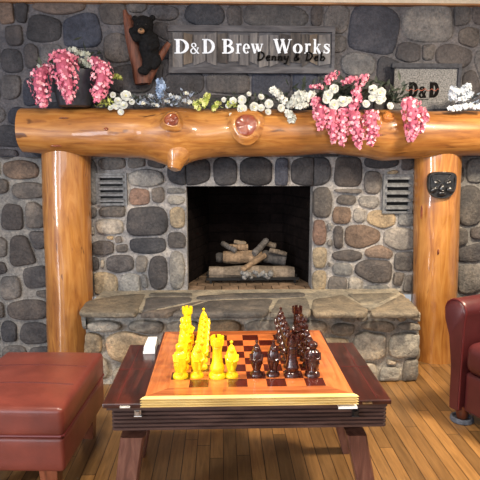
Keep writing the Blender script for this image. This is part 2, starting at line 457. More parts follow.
breast = [(99,126,158,169,'g'),(127.5,146,157,168,'g'),(147,166,157,168,'d'),(129,163,169,187,'g'),(99,127.5,206,217,'n'),(130,149,188,206,'r'),(152,164,187,202,'n'),(168,185,188,194,'g'),
 (168,184,195,204,'l'),(170,184.5,208,227,'t'),(125,166,206,236,'D'),(97,124,219,234,'l'),(168,185,233,248,'n'),(131,165,237,253,'D'),(92,114,241,254,'d'),(116,128,244,252,'n'),(107,133,256,272,'d'),
 (136,147,256,273,'g'),(149,167,257,288,'D'),(170,184,252,289,'l'),(92,117,273,295,'t'),(121,141,273,293,'l'),(141.5,147.5,273,287,'g'),(92,99,257,270,'d'),(90,97,160,205,'g'),
 (168,210,158,184,'D'),(213,237,158,184,'D'),(240,272,158,184,'D'),(274,289,159,184,'B'),(291,330,158,185,'D'),(335,362,158,187,'d'),(364,400,157,168,'D'),
 (312.5,331,188,217,'n'),(363,381,172,193,'n'),(335,362,188,193,'n'),(337,355,195,205,'n'),(359,378,196,208,'g'),(333,350,207,224,'b'),(353,365,208,223,'g'),(367,395,211,228,'t'),(397,413,212,226,'g'),
 (313,326,220,245,'r'),(333,343.5,226,248,'d'),(345,379,224,248,'b'),(383,413,227,251,'g'),(364,393,245,258,'b'),(333,362,250,261,'d'),(313,326,247,268,'t'),(393,414,251,272,'n'),(333,352,263,276,'g'),
 (355,392,260,284,'d'),(328,347,275,293,'n'),(348,365,276,290,'l'),(392,404,271,285,'n'),(402,414,275,294,'g'),(360,388,284,293,'g'),(312,326,270,291,'t'),(400,414,158,170,'d')]

rnd = random.Random(11)
zc = lambda py: PY(240, py, WY).z
XL, XR = PY(92, 240, WY).x, PY(414, 240, WY).x
ZB = PY(240, 157, WY).z
SLAB_TOP = .472
fb_l, fb_r = PY(187, 240, WY).x, PY(312, 240, WY).x
fb_t = PY(240, 186, WY).z
OB_FIRE = ((fb_l + fb_r) / 2, (fb_t + .3) / 2, (fb_r - fb_l) / 2 , (fb_t - .3) / 2, 'd')
VENTS = [pxbox(100, 125, 174, 204, 'd'), pxbox(383, 410, 175, 212, 'd')]
wallfn = lambda x, y, d: (x, WY - d, y)
TOPZ = PY(240, 4, WY).z

def wall_stones(boxes, area, obst, name_gap, tones, h, mb, sizes, tint=(1, 1, 1)):
    st = [pxbox(*b) for b in boxes]
    st = [s for s in st if area[0] - .3 < s[0] < area[1] + .3]
    fill(st, obst, area, rnd, sizes, .008, tones, 1200)
    for poly, s in stone_polys(st, name_gap, rnd):
        q = poly
        for nx, ny, c in ((1, 0, area[1]), (-1, 0, -area[0]), (0, 1, area[3]), (0, -1, -area[2])): q = clip(q, nx, ny, c) if len(q) > 2 else q
        if len(q) < 3: continue
        lay_stone(mb, resample(q, 26), tuple(a * b for a, b in zip(TONE[s[4]], tint)), wallfn, h * rnd.uniform(.75, 1.2), rnd)

# wall behind everything: mortar sheet plus its stones in one mesh
wb = MB()
MORT_UP = srgb(88, 88, 95); MORT_SIDE = srgb(132, 131, 130); MORT_BR = srgb(152, 151, 152)  # mortar tones carry painted light: dim above the mantel, brighter on the breast
W0, W1 = -2.7, 3.3
def sheet(mb, x0, x1, z0, z1, y, c, step=.06):
    mb.col = c
    nx, nz = max(1, int((x1 - x0) / step)), max(1, int((z1 - z0) / step))
    vs = []; fs = []
    for i in range(nx + 1):
        for k in range(nz + 1):
            x = x0 + (x1 - x0) * i / nx; z = z0 + (z1 - z0) * k / nz
            e = 0 if i in (0, nx) or k in (0, nz) else 1
            vs.append((x, y - e * .008 * noise.noise(Vector((x * 11, z * 11, 1.7))), z))
    for i in range(nx):
        for k in range(nz):
            a = i * (nz + 1) + k; fs.append((a, a + nz + 1, a + nz + 2, a + 1))
    mb.add(vs, fs)
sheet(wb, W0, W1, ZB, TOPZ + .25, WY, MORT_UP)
sheet(wb, W0, XL, 0, ZB, WY, MORT_SIDE)
sheet(wb, XR, W1, 0, ZB, WY, MORT_SIDE)
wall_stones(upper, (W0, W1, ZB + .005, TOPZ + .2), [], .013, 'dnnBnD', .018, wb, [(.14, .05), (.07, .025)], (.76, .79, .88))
wall_stones(sides, (W0, XL - .01, .01, ZB), [], .02, 'dnngb', .024, wb, [(.11, .04), (.06, .022)])
wall_stones(sides, (XR + .01, W1, .01, ZB), [], .02, 'dnngb', .024, wb, [(.13, .05), (.07, .025)])
tag(wb.build('wall_back', STONE, origin=(0, WY, 0), angle=60), kind='structure')

# ------------------------------------------------------------------ fireplace
fire = thing('stone_fireplace', 'fieldstone fireplace with dark open firebox and raised flagstone hearth', 'fireplace', ((fb_l + fb_r) / 2, WY - .2, 0))
sr = MB()
BY = WY - .006
sheet(sr, XL, fb_l, SLAB_TOP - .05, ZB, BY, MORT_BR); sheet(sr, fb_r, XR, SLAB_TOP - .05, ZB, BY, MORT_BR); sheet(sr, fb_l, fb_r, fb_t, ZB, BY, MORT_BR)
wall_stones(breast, (XL + .004, fb_l, SLAB_TOP - .03, ZB), VENTS + [OB_FIRE], .014, 'gnlt', .026, sr, [(.05, .02), (.03, .012)])
wall_stones(breast, (fb_r, XR - .004, SLAB_TOP - .03, ZB), VENTS + [OB_FIRE], .014, 'gnlt', .026, sr, [(.05, .02), (.03, .012)])
wall_stones(breast, (fb_l, fb_r, fb_t, ZB), [], .018, 'D', .03, sr, [(.05, .02)])
sr.col = MORT_BR   # reveals of the opening
for x in (fb_l, fb_r):
    sr.add([(x, BY, .4), (x, BY + .12, .4), (x, BY + .12, fb_t), (x, BY, fb_t)], [(0, 1, 2, 3)])
sr.col = TONE['D']; sr.add([(fb_l, BY, fb_t), (fb_r, BY, fb_t), (fb_r, BY + .12, fb_t), (fb_l, BY + .12, fb_t)], [(0, 1, 2, 3)])
sr.build('surround', STONE, fire, angle=60)
# firebox: splayed sides, back, top, brick floor
fx = MB(); y0, y1 = BY + .10, BY + .62; sp = .13
FLZ = SLAB_TOP - .005
def brickwall(p, q, z0, z1, c, bw=.2, bh=.075):
    p, q = Vector((*p, 0)), Vector((*q, 0)); Ld = (q - p).length; nrm = Vector((-(q - p).y, (q - p).x, 0)).normalized()
    rows = int((z1 - z0) / bh + .99)
    for r in range(rows):
        off = bw / 2 if r % 2 else 0; x = -off
        while x < Ld:
            a, b = max(0, x + .004), min(Ld, x + bw - .004); x += bw
            if b - a < .01: continue
            za, zb = z0 + r * bh + .004, min(z1, z0 + (r + 1) * bh - .004)
            j = rnd.uniform(.85, 1.15); fx.col = (c[0] * j, c[1] * j, c[2] * j)
            A, B = p + (q - p) * (a / Ld), p + (q - p) * (b / Ld); o = nrm * .006
            fx.add([A + Vector((0, 0, za)), B + Vector((0, 0, za)), B + Vector((0, 0, zb)), A + Vector((0, 0, zb)), A + o + Vector((0, 0, za + .002)), B + o + Vector((0, 0, za + .002)), B + o + Vector((0, 0, zb - .002)), A + o + Vector((0, 0, zb - .002))],
                   [(4, 7, 6, 5), (0, 4, 5, 1), (3, 2, 6, 7), (0, 3, 7, 4), (1, 5, 6, 2)])
    fx.col = (c[0] * .8, c[1] * .8, c[2] * .8)
    fx.add([p + Vector((0, 0, z0)), q + Vector((0, 0, z0)), q + Vector((0, 0, z1)), p + Vector((0, 0, z1))], [(0, 1, 2, 3)])
SOOT = srgb(20, 15, 15)
ft = fb_t + .1
brickwall((fb_l + sp, y1), (fb_l - .03, y0), FLZ, ft, SOOT)
brickwall((fb_r + .03, y0), (fb_r - sp, y1), FLZ, ft, SOOT)
brickwall((fb_r - sp, y1), (fb_l + sp, y1), FLZ, ft, SOOT)
fx.col = (.006, .006, .006)
fx.add([(fb_l - .03, y0, ft), (fb_r + .03, y0, ft), (fb_r - sp, y1, ft), (fb_l + sp, y1, ft)], [(0, 1, 2, 3)])
fx.add([(fb_l - .03, y0, fb_t), (fb_r + .03, y0, fb_t), (fb_r + .03, y0, ft), (fb_l - .03, y0, ft)], [(0, 1, 2, 3)])
fx.build('firebox', FIREBRICK, fire, smooth=False)
ff = MB(); bw = .115
ff.col = srgb(40, 34, 30); ff.box((fb_l - .02, BY, FLZ - .04), (fb_r + .02, y1, FLZ - .004))
for r in range(6):
    for c in range(-1, 9):
        x = fb_l + c * bw + (bw / 2 if r % 2 else 0); yy = BY + r * .105
        xa, xb = max(fb_l - .02, x + .003), min(fb_r + .02, x + bw - .003)
        if xb - xa < .02: continue
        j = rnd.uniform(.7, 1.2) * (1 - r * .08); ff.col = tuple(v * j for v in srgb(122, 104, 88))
        ff.box((xa, yy + .003, FLZ - .02), (xb, yy + .102, FLZ))
ff.build('firebox_floor', FIREBRICK, fire, smooth=False)
# vents
for (vx, vz, hw, hh, _t) in VENTS:
    fr = MB(); n = 5
    fr.box((vx - hw, BY - .03, vz + hh - .012), (vx + hw, BY, vz + hh + .006)); fr.box((vx - hw, BY - .03, vz - hh - .006), (vx + hw, BY, vz - hh + .008))
    fr.box((vx - hw - .014, BY - .028, vz - hh - .006), (vx - hw + .012, BY, vz + hh + .006)); fr.box((vx + hw - .012, BY - .028, vz - hh - .006), (vx + hw + .014, BY, vz + hh + .006))
    vo = fr.build('vent_grille', VENTM, fire, smooth=False)
    bk = MB(); bk.box((vx - hw, BY - .008, vz - hh), (vx + hw, BY - .004, vz + hh)); bk.build('vent_opening', DARKHOLE, vo, smooth=False)
    for k in range(n):
        z = vz - hh + (k + .62) * 2 * hh / n; lm = MB(); w = hw - .004
        lm.hexa([(vx - w, BY - .040, z - .008), (vx + w, BY - .040, z - .008), (vx + w, BY - .006, z + .004), (vx - w, BY - .006, z + .004)],
                [(vx - w, BY - .040, z + .006), (vx + w, BY - .040, z + .006), (vx + w, BY - .006, z + .018), (vx - w, BY - .006, z + .018)])
        lm.build('louvre', VENTM, vo, smooth=False)
# hearth base
HF = 3.235
HX0, HX1 = PY(86, 340, HF).x, 1.19
hb = MB(); hb.col = srgb(178, 174, 166)
hb.box((HX0 + .01, HF, 0), (HX1 - .01, WY, SLAB_TOP - .026))
hst = [(87,122,320,331,'L'),(130,163,320,333,'G'),(84,103,333,353,'T'),(105,158,332,362,'T'),(168,200,321,334,'G'),(205,240,320,333,'T'),(246,286,320,334,'G'),(290,326,320,332,'L'),
 (331,355,323,335,'G'),(362,394,321,331,'L'),(397,420,322,329,'G'),(351,386,331,359,'L'),(388,421,333,358,'L'),(379,399,366,386,'G'),(402,421,357,386,'G'),(318,349,338,360,'T'),(352,376,362,385,'G'),
 (84,110,356,378,'G'),(114,150,366,388,'L'),(162,200,338,362,'G'),(205,246,338,366,'T'),(250,280,338,362,'L'),(284,314,338,362,'G'),(300,346,364,386,'G'),(160,230,366,388,'T'),(234,296,368,388,'G')]
hs = [pxbox(*b, Y=HF) for b in hst]
hs = [s for s in hs if s[1] > 0]
fill(hs, [], (HX0, HX1, .02, SLAB_TOP - .06), rnd, [(.05, .022), (.03, .014)], .008, 'LGT', 800)
hfn = lambda x, y, d: (x, HF - d, y)
for poly, s in stone_polys(hs, .016, rnd, 2.8, 1.08):
    q = poly
    for nx, ny, c in ((1, 0, HX1), (-1, 0, -HX0), (0, 1, SLAB_TOP - .032), (0, -1, -.004)): q = clip(q, nx, ny, c)
    if len(q) > 2: lay_stone(hb, resample(q, 26), TONE[s[4]], hfn, .034 * rnd.uniform(.8, 1.2), rnd)
for side, X in ((-1, HX0 + .01), (1, HX1 - .01)):
    ss = fill([], [], (HF + .01, WY - .03, .02, SLAB_TOP - .06), rnd, [(.08, .05), (.05, .02)], .008, 'LGT', 500)
    sfn = lambda x, y, d: (X + side * d, x, y)
    for poly, s in stone_polys(ss, .016, rnd, 2.8): lay_stone(hb, resample(poly, 26), TONE[s[4]], sfn, .02, rnd)
hb.build('hearth_base', STONE, fire, angle=60)
# hearth slab of flagstones
hl = MB()
HS = 3.205
sx0, sx1 = PY(78, 314, HS).x, PY(420, 313, HS).x
hl.col = srgb(158, 152, 138)
out = [(sx0 + .03, HS + .02), (sx1 - .03, HS + .02), (sx1 - .01, 3.39), (sx1 - .005, BY - .01), (sx0 + .05, BY - .01), (sx0 + .03, 3.38)]
hl.prism(out, lambda p: (p[0], p[1], SLAB_TOP - .026), lambda p: (p[0], p[1], SLAB_TOP - .004))
FLG = [([(78,312.5),(86,301),(118,295),(146,293),(141,304),(136,313.5)],'t'), ([(146,297.5),(192,297),(192,301),(153,309.5),(142,312)],'d'), ([(150,293),(192,292.5),(192,296),(148,296)],'g'),
       ([(139,313.5),(142,312),(155,312),(194,302.5),(206,300),(168,312.5),(160,313.5)],'b'), ([(170,313.5),(208,300.5),(274,298.5),(266,313),(262,313.5)],'n'), ([(195,296),(240,293),(306,292.6),(306,296.5),(196,299.5)],'n'),
       ([(278,299),(307,297.5),(311,311),(309,313.5),(270,313.5)],'g'), ([(313,299),(343,294.5),(369,309.5),(366,313.5),(314,313.5),(311,308)],'t'), ([(347,294),(398,293),(378,302.5),(360,303)],'l'), ([(371,310),(381,305),(402,294.5),(413,303),(420,312),(418,313.5),(369,313.5)],'t')]
TN2 = {'t': srgb(122, 114, 101), 'd': srgb(86, 84, 84), 'g': srgb(110, 106, 99), 'b': srgb(96, 89, 84), 'n': srgb(92, 89, 87), 'l': srgb(130, 124, 112)}
for pp, t in FLG:
    q = [tuple(PZ(a, b, SLAB_TOP)[:2]) for a, b in pp]
    q = [(x, min(y, BY - .004)) for x, y in q]
    q = smooth_poly(resample(q, 44), 1); tone = TN2[t]; j = rnd.uniform(.9, 1.08)
    cx = sum(p[0] for p in q) / 44; cy = sum(p[1] for p in q) / 44
    if sum(q[i - 1][0] * q[i][1] - q[i][0] * q[i - 1][1] for i in range(44)) < 0: q = q[::-1]
    hl.col = tuple(v * j for v in tone)
    RR = []
    for sc, z in ((.975, -.030), (1.0, -.022), (1.0, -.010), (.985, -.001), (.95, .002), (.6, .003), (.2, .003)):
        RR.append([(cx + (p[0] - cx) * sc + .004 * noise.noise(Vector((p[0] * 30, p[1] * 30, z * 90))), min(BY - .003, cy + (p[1] - cy) * sc + .008 * noise.noise(Vector((p[0] * 30, 5, z * 60)))), SLAB_TOP + z + .004 * noise.noise(Vector((p[0] * 14, p[1] * 14, sc * 3)))) for p in q])
    hl.rings(RR)
hl.build('hearth_slab', STONE, fire, angle=50)

# ------------------------------------------------------------------ floor, ceiling, trim
fl = MB(); fl.box((-4.5, -2.5, -.06), (4.0, WY + .02, 0)); tag(fl.build('floor', FLOORM, smooth=False), kind='structure')
CZ = TOPZ + .11
ce = MB(); ce.box((-4.5, -2.5, CZ), (4.0, WY + .02, CZ + .08)); tag(ce.build('ceiling', CEILM, smooth=False), kind='structure')
TY = WY - .05
tr = MB(); za, zb2 = PY(120, 1.6, TY).z, PY(470, 4.2, TY).z
tr.hexa([(W0, TY, za - .006), (W1, TY, zb2 - .006), (W1, WY + .02, zb2 - .006), (W0, WY + .02, za - .006)], [(W0, TY, za + .004), (W1, TY, zb2 + .004), (W1, WY + .02, zb2 + .004), (W0, WY + .02, za + .004)])
tag(tr.build('trim_1', TRIMWOOD, smooth=False), kind='structure')
tr = MB()
tr.hexa([(W0, TY - .004, za + .004), (W1, TY - .004, zb2 + .004), (W1, WY + .02, zb2 + .004), (W0, WY + .02, za + .004)], [(W0, TY - .004, CZ), (W1, TY - .004, CZ), (W1, WY + .02, CZ), (W0, WY + .02, CZ)])
tag(tr.build('trim_2', CEILM, smooth=False), kind='structure')

# ------------------------------------------------------------------ log mantel on two posts
MY = 3.55; PYC = 3.622; BACK = WY - .035
ends = [(16, 20), (480, 480)]
mant = thing('log_mantel', 'honey-varnished log mantel on two log posts around the fireplace', 'mantel', (0.2, MY, 0))
top_pts = [(16, 108), (60, 108), (105, 108), (150, 109), (172, 107), (200, 109), (246, 108), (290, 110), (340, 110), (385, 109), (430, 111), (480, 111), (560, 111)]
bot_pts = [(16, 146), (22, 152), (60, 155), (100, 157), (140, 158), (160, 162), (176, 164), (192, 160), (225, 157), (280, 157), (330, 154), (362, 157), (385, 161), (405, 159), (430, 158), (480, 156), (560, 155)]
def interp(pts, x):
    if x <= pts[0][0]: return pts[0][1]
    for a, b in zip(pts, pts[1:]):
        if x <= b[0]:
            t = (x - a[0]) / (b[0] - a[0]); t = t * t * (3 - 2 * t) * .5 + t * .5; return a[1] + (b[1] - a[1]) * t
    return pts[-1][1]
mb = MB(); R = []; nseg = 56
def beam_ring(px, scale=1.0, dx=0.0):
    Yf = MY
    zt = PY(px, interp(top_pts, px), Yf).z; zb = PY(px, interp(bot_pts, px), Yf).z; x = PY(px, 130, Yf).x + dx
    cz = (zt + zb) / 2; r = (zt - zb) / 2; ring = []
    for i in range(nseg):
        t = 2 * PI * i / nseg
        rr = r * scale * (1 + .035 * noise.noise(Vector((x * 2.2, math.cos(t) * 1.2, math.sin(t) * 1.2))) + .012 * noise.noise(Vector((x * 9, math.cos(t) * 3, math.sin(t) * 3))))
        y = MY + max(r, .14) / r * rr * math.cos(t) * .98; z = cz + rr * math.sin(t)
        ring.append(Vector((x, min(y, BACK), z)))
    return ring
k = 23.0; pxs = []
while k < 560: pxs.append(k); k += 4.5
R = [beam_ring(23, .4, .016), beam_ring(23, .93, .004)]
R += [beam_ring(p) for p in pxs]
R += [beam_ring(560, .9)]
BUL = .03
def on_log(px, py):
    zt, zb = PY(px, interp(top_pts, px), MY).z, PY(px, interp(bot_pts, px), MY).z; cz, r = (zt + zb) / 2, (zt - zb) / 2; Y = MY - r
    for _ in range(12):
        z = PY(px, py, Y).z; Y = MY - math.sqrt(max(1e-6, r * r - (z - cz) ** 2))
    c = PY(px, py, Y); return c, Vector((0, c.y - MY, c.z - cz)).normalized()
def bulge(ring, c, rad, amt, d):
    for p in ring:
        w = math.exp(-((p - c).length / rad) ** 2)
        p += Vector(d) * (amt * w)
kn = [(172, 122), (246, 126), (388, 117)]
KP = []
for (a, b), rad, BUL in zip(kn, (.095, .11, .06), (.026, .024, .008)):
    c, nn = on_log(a, b); KP.append((c, nn, BUL))
    for ring in R: bulge(ring, c, rad, BUL, nn)
for ring in R:
    bulge(ring, PY(177, 158, MY - .06), .10, .04, (0, -.35, -.9))
mb.rings(R)
beam = mb.build('mantel_log', HONEY_X, mant, angle=60)
for (c, d, BUL), r, mt in zip(KP, (.044, .068, .03), (KNOT, KNOT, KNOT_RIM)):
    a = Vector((1, 0, 0)); b = d.cross(a)
    rim = MB(); rr = []
    c0 = c + d * (BUL + .002)
    for rad, h in ((1.6, -.022), (1.3, -.006), (1.12, .004), (1.0, .005), (.9, -.002)):
        rr.append([c0 + d * h + (a * math.cos(2 * PI * i / 28) + b * math.sin(2 * PI * i / 28)) * r * rad * (1 + .08 * math.sin(3 * 2 * PI * i / 28 + r * 90)) for i in range(28)])
    rim.rings(rr, cap=False)
    ko = rim.build('knot', HONEY_X if r > .035 else KNOT_RIM, mant)
    kc = MB(); rr = []
    for rad, h in ((.95, .0), (.7, .008), (.4, .005), (.1, .010)):
        rr.append([c0 + d * (h + .004 * noise.noise(Vector((i, rad * 9, r * 50)))) + (a * math.cos(2 * PI * i / 28) + b * math.sin(2 * PI * i / 28)) * r * rad for i in range(28)])
    kc.rings(rr); kc.build('knot_heart', mt, ko)
# small dark knot and cracks as inlays on the log face
for px, py, w, h in ((106, 129, .014, .009), (56, 146, .035, .006), (64, 118, .03, .004)):
    c, _n = on_log(px, py); dk = MB(); dk.ball(c, (w, .012, h)); dk.build('dark_knot', KNOT, mant)
# stub of a cut branch under the log
st = MB(); p0 = PY(177, 156, MY - .09); p1 = PY(174, 169, MY - .11)
st.tube([p0 + Vector((0, .04, .05)), p0, (p0 + p1) / 2, p1, p1 + Vector((-.001, -.002, -.004))], [.11, .084, .056, .040, .026], 24)
st.build('branch_stub', HONEY_X, mant)
# posts
def post(px_top, px_bot, wid, seed):
    a = PY(px_top, 160, PYC); b0 = PY(px_bot, 368, PYC); pm = MB(); R = []
    for k in range(40):
        t = k / 39; z = -.0 + (1.46) * t
        tt = (z - b0.z) / (a.z - b0.z); cx = b0.x + (a.x - b0.x) * tt; r = wid * (1 + .03 * t)
        ring = []
        for i in range(48):
            q = 2 * PI * i / 48
            rr = r * (1 + .05 * noise.noise(Vector((math.cos(q) * .9 + seed, math.sin(q) * .9, z * 1.4))) + .014 * noise.noise(Vector((math.cos(q) * 4 + seed, math.sin(q) * 4, z * 5))))
            ring.append(Vector((cx + rr * math.cos(q), min(PYC + rr * math.sin(q), BACK), z)))
        R.append(ring)
    if seed > 5:                        # healed branch scars half way up the right post
        for cpx, cpy in ((420, 212), (449, 213)):
            c = PY(cpx, cpy, PYC - .12)
            for ring in R: bulge(ring, c, .045, .012, (0, -1, 0))
    pm.rings(R); return pm.build('log_post', HONEY_Z, mant, angle=60)
post(66.5, 71, .148, 1.3); post(437.5, 432.5, .143, 7.7)
for cpx, cpy, dz in ((421.5, 212, .045), (449.5, 213, .05), (446, 290, .03), (438, 252, .02)):
    c = PY(cpx, cpy, PYC - .128 if abs(cpx - 436) > 9 else PYC - .138); sc = MB(); sc.ball(c, (.006, .012, dz)); sc.build('bark_scar', KNOT, mant)

# ------------------------------------------------------------------ logs in the firebox
GY = 4.02
gz = FLZ
gp = lambda px, py, Y=GY: PY(px, py, Y)
gt = thing('fire_grate', 'low black iron grate under the logs in the firebox', 'grate', (gp(252, 285).x, GY, gz))
xa, xb = gp(207, 280).x, gp(296, 280).x
gb = MB()
for yy in (GY - .16, GY - .05, GY + .06): gb.box((xa, yy - .008, gz + .025), (xb, yy + .008, gz + .043))
for k in range(7):
    x = xa + .03 + (xb - xa - .06) * k / 6; gb.box((x - .006, GY - .17, gz + .022), (x + .006, GY + .08, gz + .034))
gb.build('grate_bars', BLACKM, gt, smooth=False)
for x in (xa + .03, xb - .03):
    for yy in (GY - .15, GY + .06):
        lg = MB(); lg.box((x - .008, yy - .008, gz), (x + .008, yy + .008, gz + .03)); lg.build('leg', BLACKM, gt, smooth=False)
def firelog(p, q, r, c, label, seed, endc=None):
    p, q = Vector(p), Vector(q); m = MB(); pts = [p + (q - p) * (k / 12) for k in range(13)]
    d = (q - p).normalized(); a = d.orthogonal().normalized(); b = d.cross(a); R = []
    sc = lambda u: u
    for k, pt in enumerate(pts):
        e = .86 if k in (0, 12) else 1
        R.append([pt + (a * math.cos(2 * PI * i / 20) + b * math.sin(2 * PI * i / 20)) * r * e * (1 + .26 * noise.noise(Vector((k * .35 + seed * 5, math.cos(2 * PI * i / 20) * 2.2, math.sin(2 * PI * i / 20) * 2.2)))) for i in range(20)])
    n = 20; vs = [v for g in R for v in g]
    for k in range(12):
        j = rnd.uniform(.62, 1.15); m.col = tuple(v * j for v in c)
        m.add(R[k] + R[k + 1], [(i, (i + 1) % n, n + (i + 1) % n, n + i) for i in range(n)])
    m.col = endc or tuple(v * 1.3 for v in c)
    m.add(R[0], [tuple(range(n))[::-1]]); m.add(R[12], [tuple(range(n))])
    o = m.build('fire_log', LOGC, origin=p.lerp(q, .5) - Vector((0, 0, r)), merge=True, angle=50)
    tag(o, label, 'log', 'logs in the firebox')
C1, C2, C3, C4 = srgb(124, 112, 100), srgb(136, 114, 92), srgb(92, 88, 87), srgb(134, 119, 102)
firelog(gp(209, 272, GY - .11), gp(294, 273, GY - .11), .046, C1, 'long grey-brown log across the front of the firebox', 1)
firelog(gp(223, 257, GY + .0), gp(262, 257, GY + .0), .046, C2, 'tan split log lying behind the long front log, left half', 2)
firelog(gp(262, 256, GY + .03), gp(286, 260, GY + .0), .044, C3, 'grey charred log behind the long front log, right half', 3)
firelog(gp(216, 258, GY + .09), gp(240, 257, GY + .1), .035, C3, 'dark short log at the back left of the pile', 4)
firelog(gp(228, 247, GY - .01), gp(248, 247, GY - .01), .021, C2, 'short log with pale cut end on top of the tan split log', 5, srgb(190, 150, 110))
firelog(gp(234, 242, GY + .04), gp(246, 244, GY + .03), .017, C4, 'small topmost pale stick at the left of the log pile', 6)
firelog(gp(254, 254, GY - .06), gp(267, 240, GY + .04), .023, C3, 'grey upright-leaning log at the top centre of the pile', 7)
firelog(gp(265, 243, GY + .06), gp(276, 246, GY + .05), .020, C4, 'stubby log at the top right of the pile', 8)
firelog(gp(242, 270, GY - .165), gp(265, 255, GY - .04), .020, C2, 'thin tan log slanting down across the front of the pile', 9)
firelog(gp(236, 251, GY - .05), gp(222, 243, GY + .02), .018, C3, 'dark charred stick at the left end of the upper pile', 10)
firelog(gp(270, 250, GY - .06), gp(286, 254, GY - .03), .017, C1, 'grey split stick resting on the right end of the pile', 11)
em = MB()
for k in range(40):
    em.ball((gp(252, 275).x + rnd.uniform(-.1, .14), GY - .15 + rnd.uniform(-.035, .05), gz + .045 + rnd.uniform(0, .04)), rnd.uniform(.012, .022), 7, 5)
tag(em.build('ember_fibre', EMBER, origin=(gp(252, 280).x, GY - .12, gz + .03)), 'pale grey ember fibre heaped before the front log', 'embers', None, 'stuff')

# ------------------------------------------------------------------ game table
TZ = .505
tl0, tr0 = PZ(104, 402, TZ), PZ(391, 402, TZ); tl1, tr1 = PZ(131.7, 344, TZ), PZ(351.5, 343, TZ)
TX0, TX1 = tl0.x * .85 + tl1.x * .15 - .004, tr0.x * .85 + tr1.x * .15 + .008
TF, TB = (tl0.y + tr0.y) / 2, (tl1.y + tr1.y) / 2
BZ = .548
b0, b1, b2, b3 = PZ(140.5, 395, BZ), PZ(358, 395, BZ), PZ(322, 331, BZ), PZ(165, 331, BZ)
BX0, BX1, BF, BB = (b0.x + b3.x) / 2 + .010, (b1.x + b2.x) / 2 - .012, (b0.y + b1.y) / 2, (b2.y + b3.y) / 2
tab = thing('game_table', 'dark-stained low wooden game table with fold-out side leaves', 'table', ((TX0 + TX1) / 2, (TF + TB) / 2, 0))
LT = .018
for xa, xb, nm in ((TX0, BX0 + .02, 'side_leaf'), (BX1 - .02, TX1, 'side_leaf')):
    m = MB(); m.box((xa, TF, TZ - LT), (xb, TB, TZ))
    o = m.build(nm, WALNUT, tab, smooth=False); bv = o.modifiers.new('b', 'BEVEL'); bv.width = .004; bv.segments = 2
    inl = MB(); y = TF + (TB - TF) * .52
    inl.box((xa + .002, y - .0015, TZ), (xb - .002, y + .0015, TZ + .0006))
    xi = xb - .05 if xb > .2 else xa + .05
    inl.box((xi - .0012, TF + .02, TZ), (xi + .0012, TB - .02, TZ + .0006)); inl.build('inlay_line', PIPING, o, smooth=False)
m = MB(); m.box((BX0 + .022, TF + .004, TZ - LT), (BX1 - .022, TB, TZ - .002)); m.build('table_top', WALNUT, tab, smooth=False)
m = MB(); m.box((TX0 + .012, TF + .012, TZ - LT - .012), (TX1 - .012, TB - .012, TZ - LT)); m.build('under_panel', WALNUT_X, tab, smooth=False)
# apron with ridges
AP_T, AP_B = TZ - LT - .012, .385
ax0, ax1, ay0, ay1 = PY(114, 420, TF + .035).x, PY(384, 420, TF + .035).x, TF + .035, TB - .035
def apron(p, q, out):
    m = MB(); p, q, o = Vector(p), Vector(q), Vector(out); prof = []
    n = 6; h = (AP_T - AP_B) / n
    for k in range(n):
        z = AP_B + k * h
        prof += [(0, z), (.007, z + h * .18), (.007, z + h * .75), (0, z + h * .95)]
    prof += [(0, AP_T)]; prof += [(-.02, AP_T), (-.02, AP_B)]
    m.rings([[pp + o * d + Vector((0, 0, z)) for d, z in prof] for pp in (p, q)]); return m.build('apron', WALNUT_X, tab, smooth=False)
apron((ax0, ay0, 0), (ax1, ay0, 0), (0, -1, 0)); apron((ax1, ay1, 0), (ax0, ay1, 0), (0, 1, 0))
apron((ax1, ay0, 0), (ax1, ay1, 0), (1, 0, 0)); apron((ax0, ay1, 0), (ax0, ay0, 0), (-1, 0, 0))
def tleg(top, bot, w):
    m = MB(); R = []
    for k in range(9):
        t = k / 8; c = Vector(bot).lerp(Vector(top), t); ww = w * (.95 + .15 * t)
        R.append([c + Vector((sx * ww / 2, sy * ww / 2, 0)) for sx, sy in ((-.8, -1), (.8, -1), (1, -.8), (1, .8), (.8, 1), (-.8, 1), (-1, .8), (-1, -.8))])
    m.rings(R); return m.build('leg', WALNUT_Z, tab, smooth=False)
yl = TF + .1
tleg(PY(134, 432, yl) * 1, (PY(125, 480, yl).x - .008, yl - .02, 0), .082); tleg(PY(355, 431, yl), (PY(369, 480, yl).x + .008, yl - .02, 0), .068)
tleg((PY(134, 432, yl).x + .02, TB - .1, AP_B + .02), (PY(126, 480, yl).x - .02, TB - .08, 0), .07); tleg((PY(353, 431, yl).x - .02, TB - .1, AP_B + .02), (PY(369, 480, yl).x + .02, TB - .08, 0), .062)
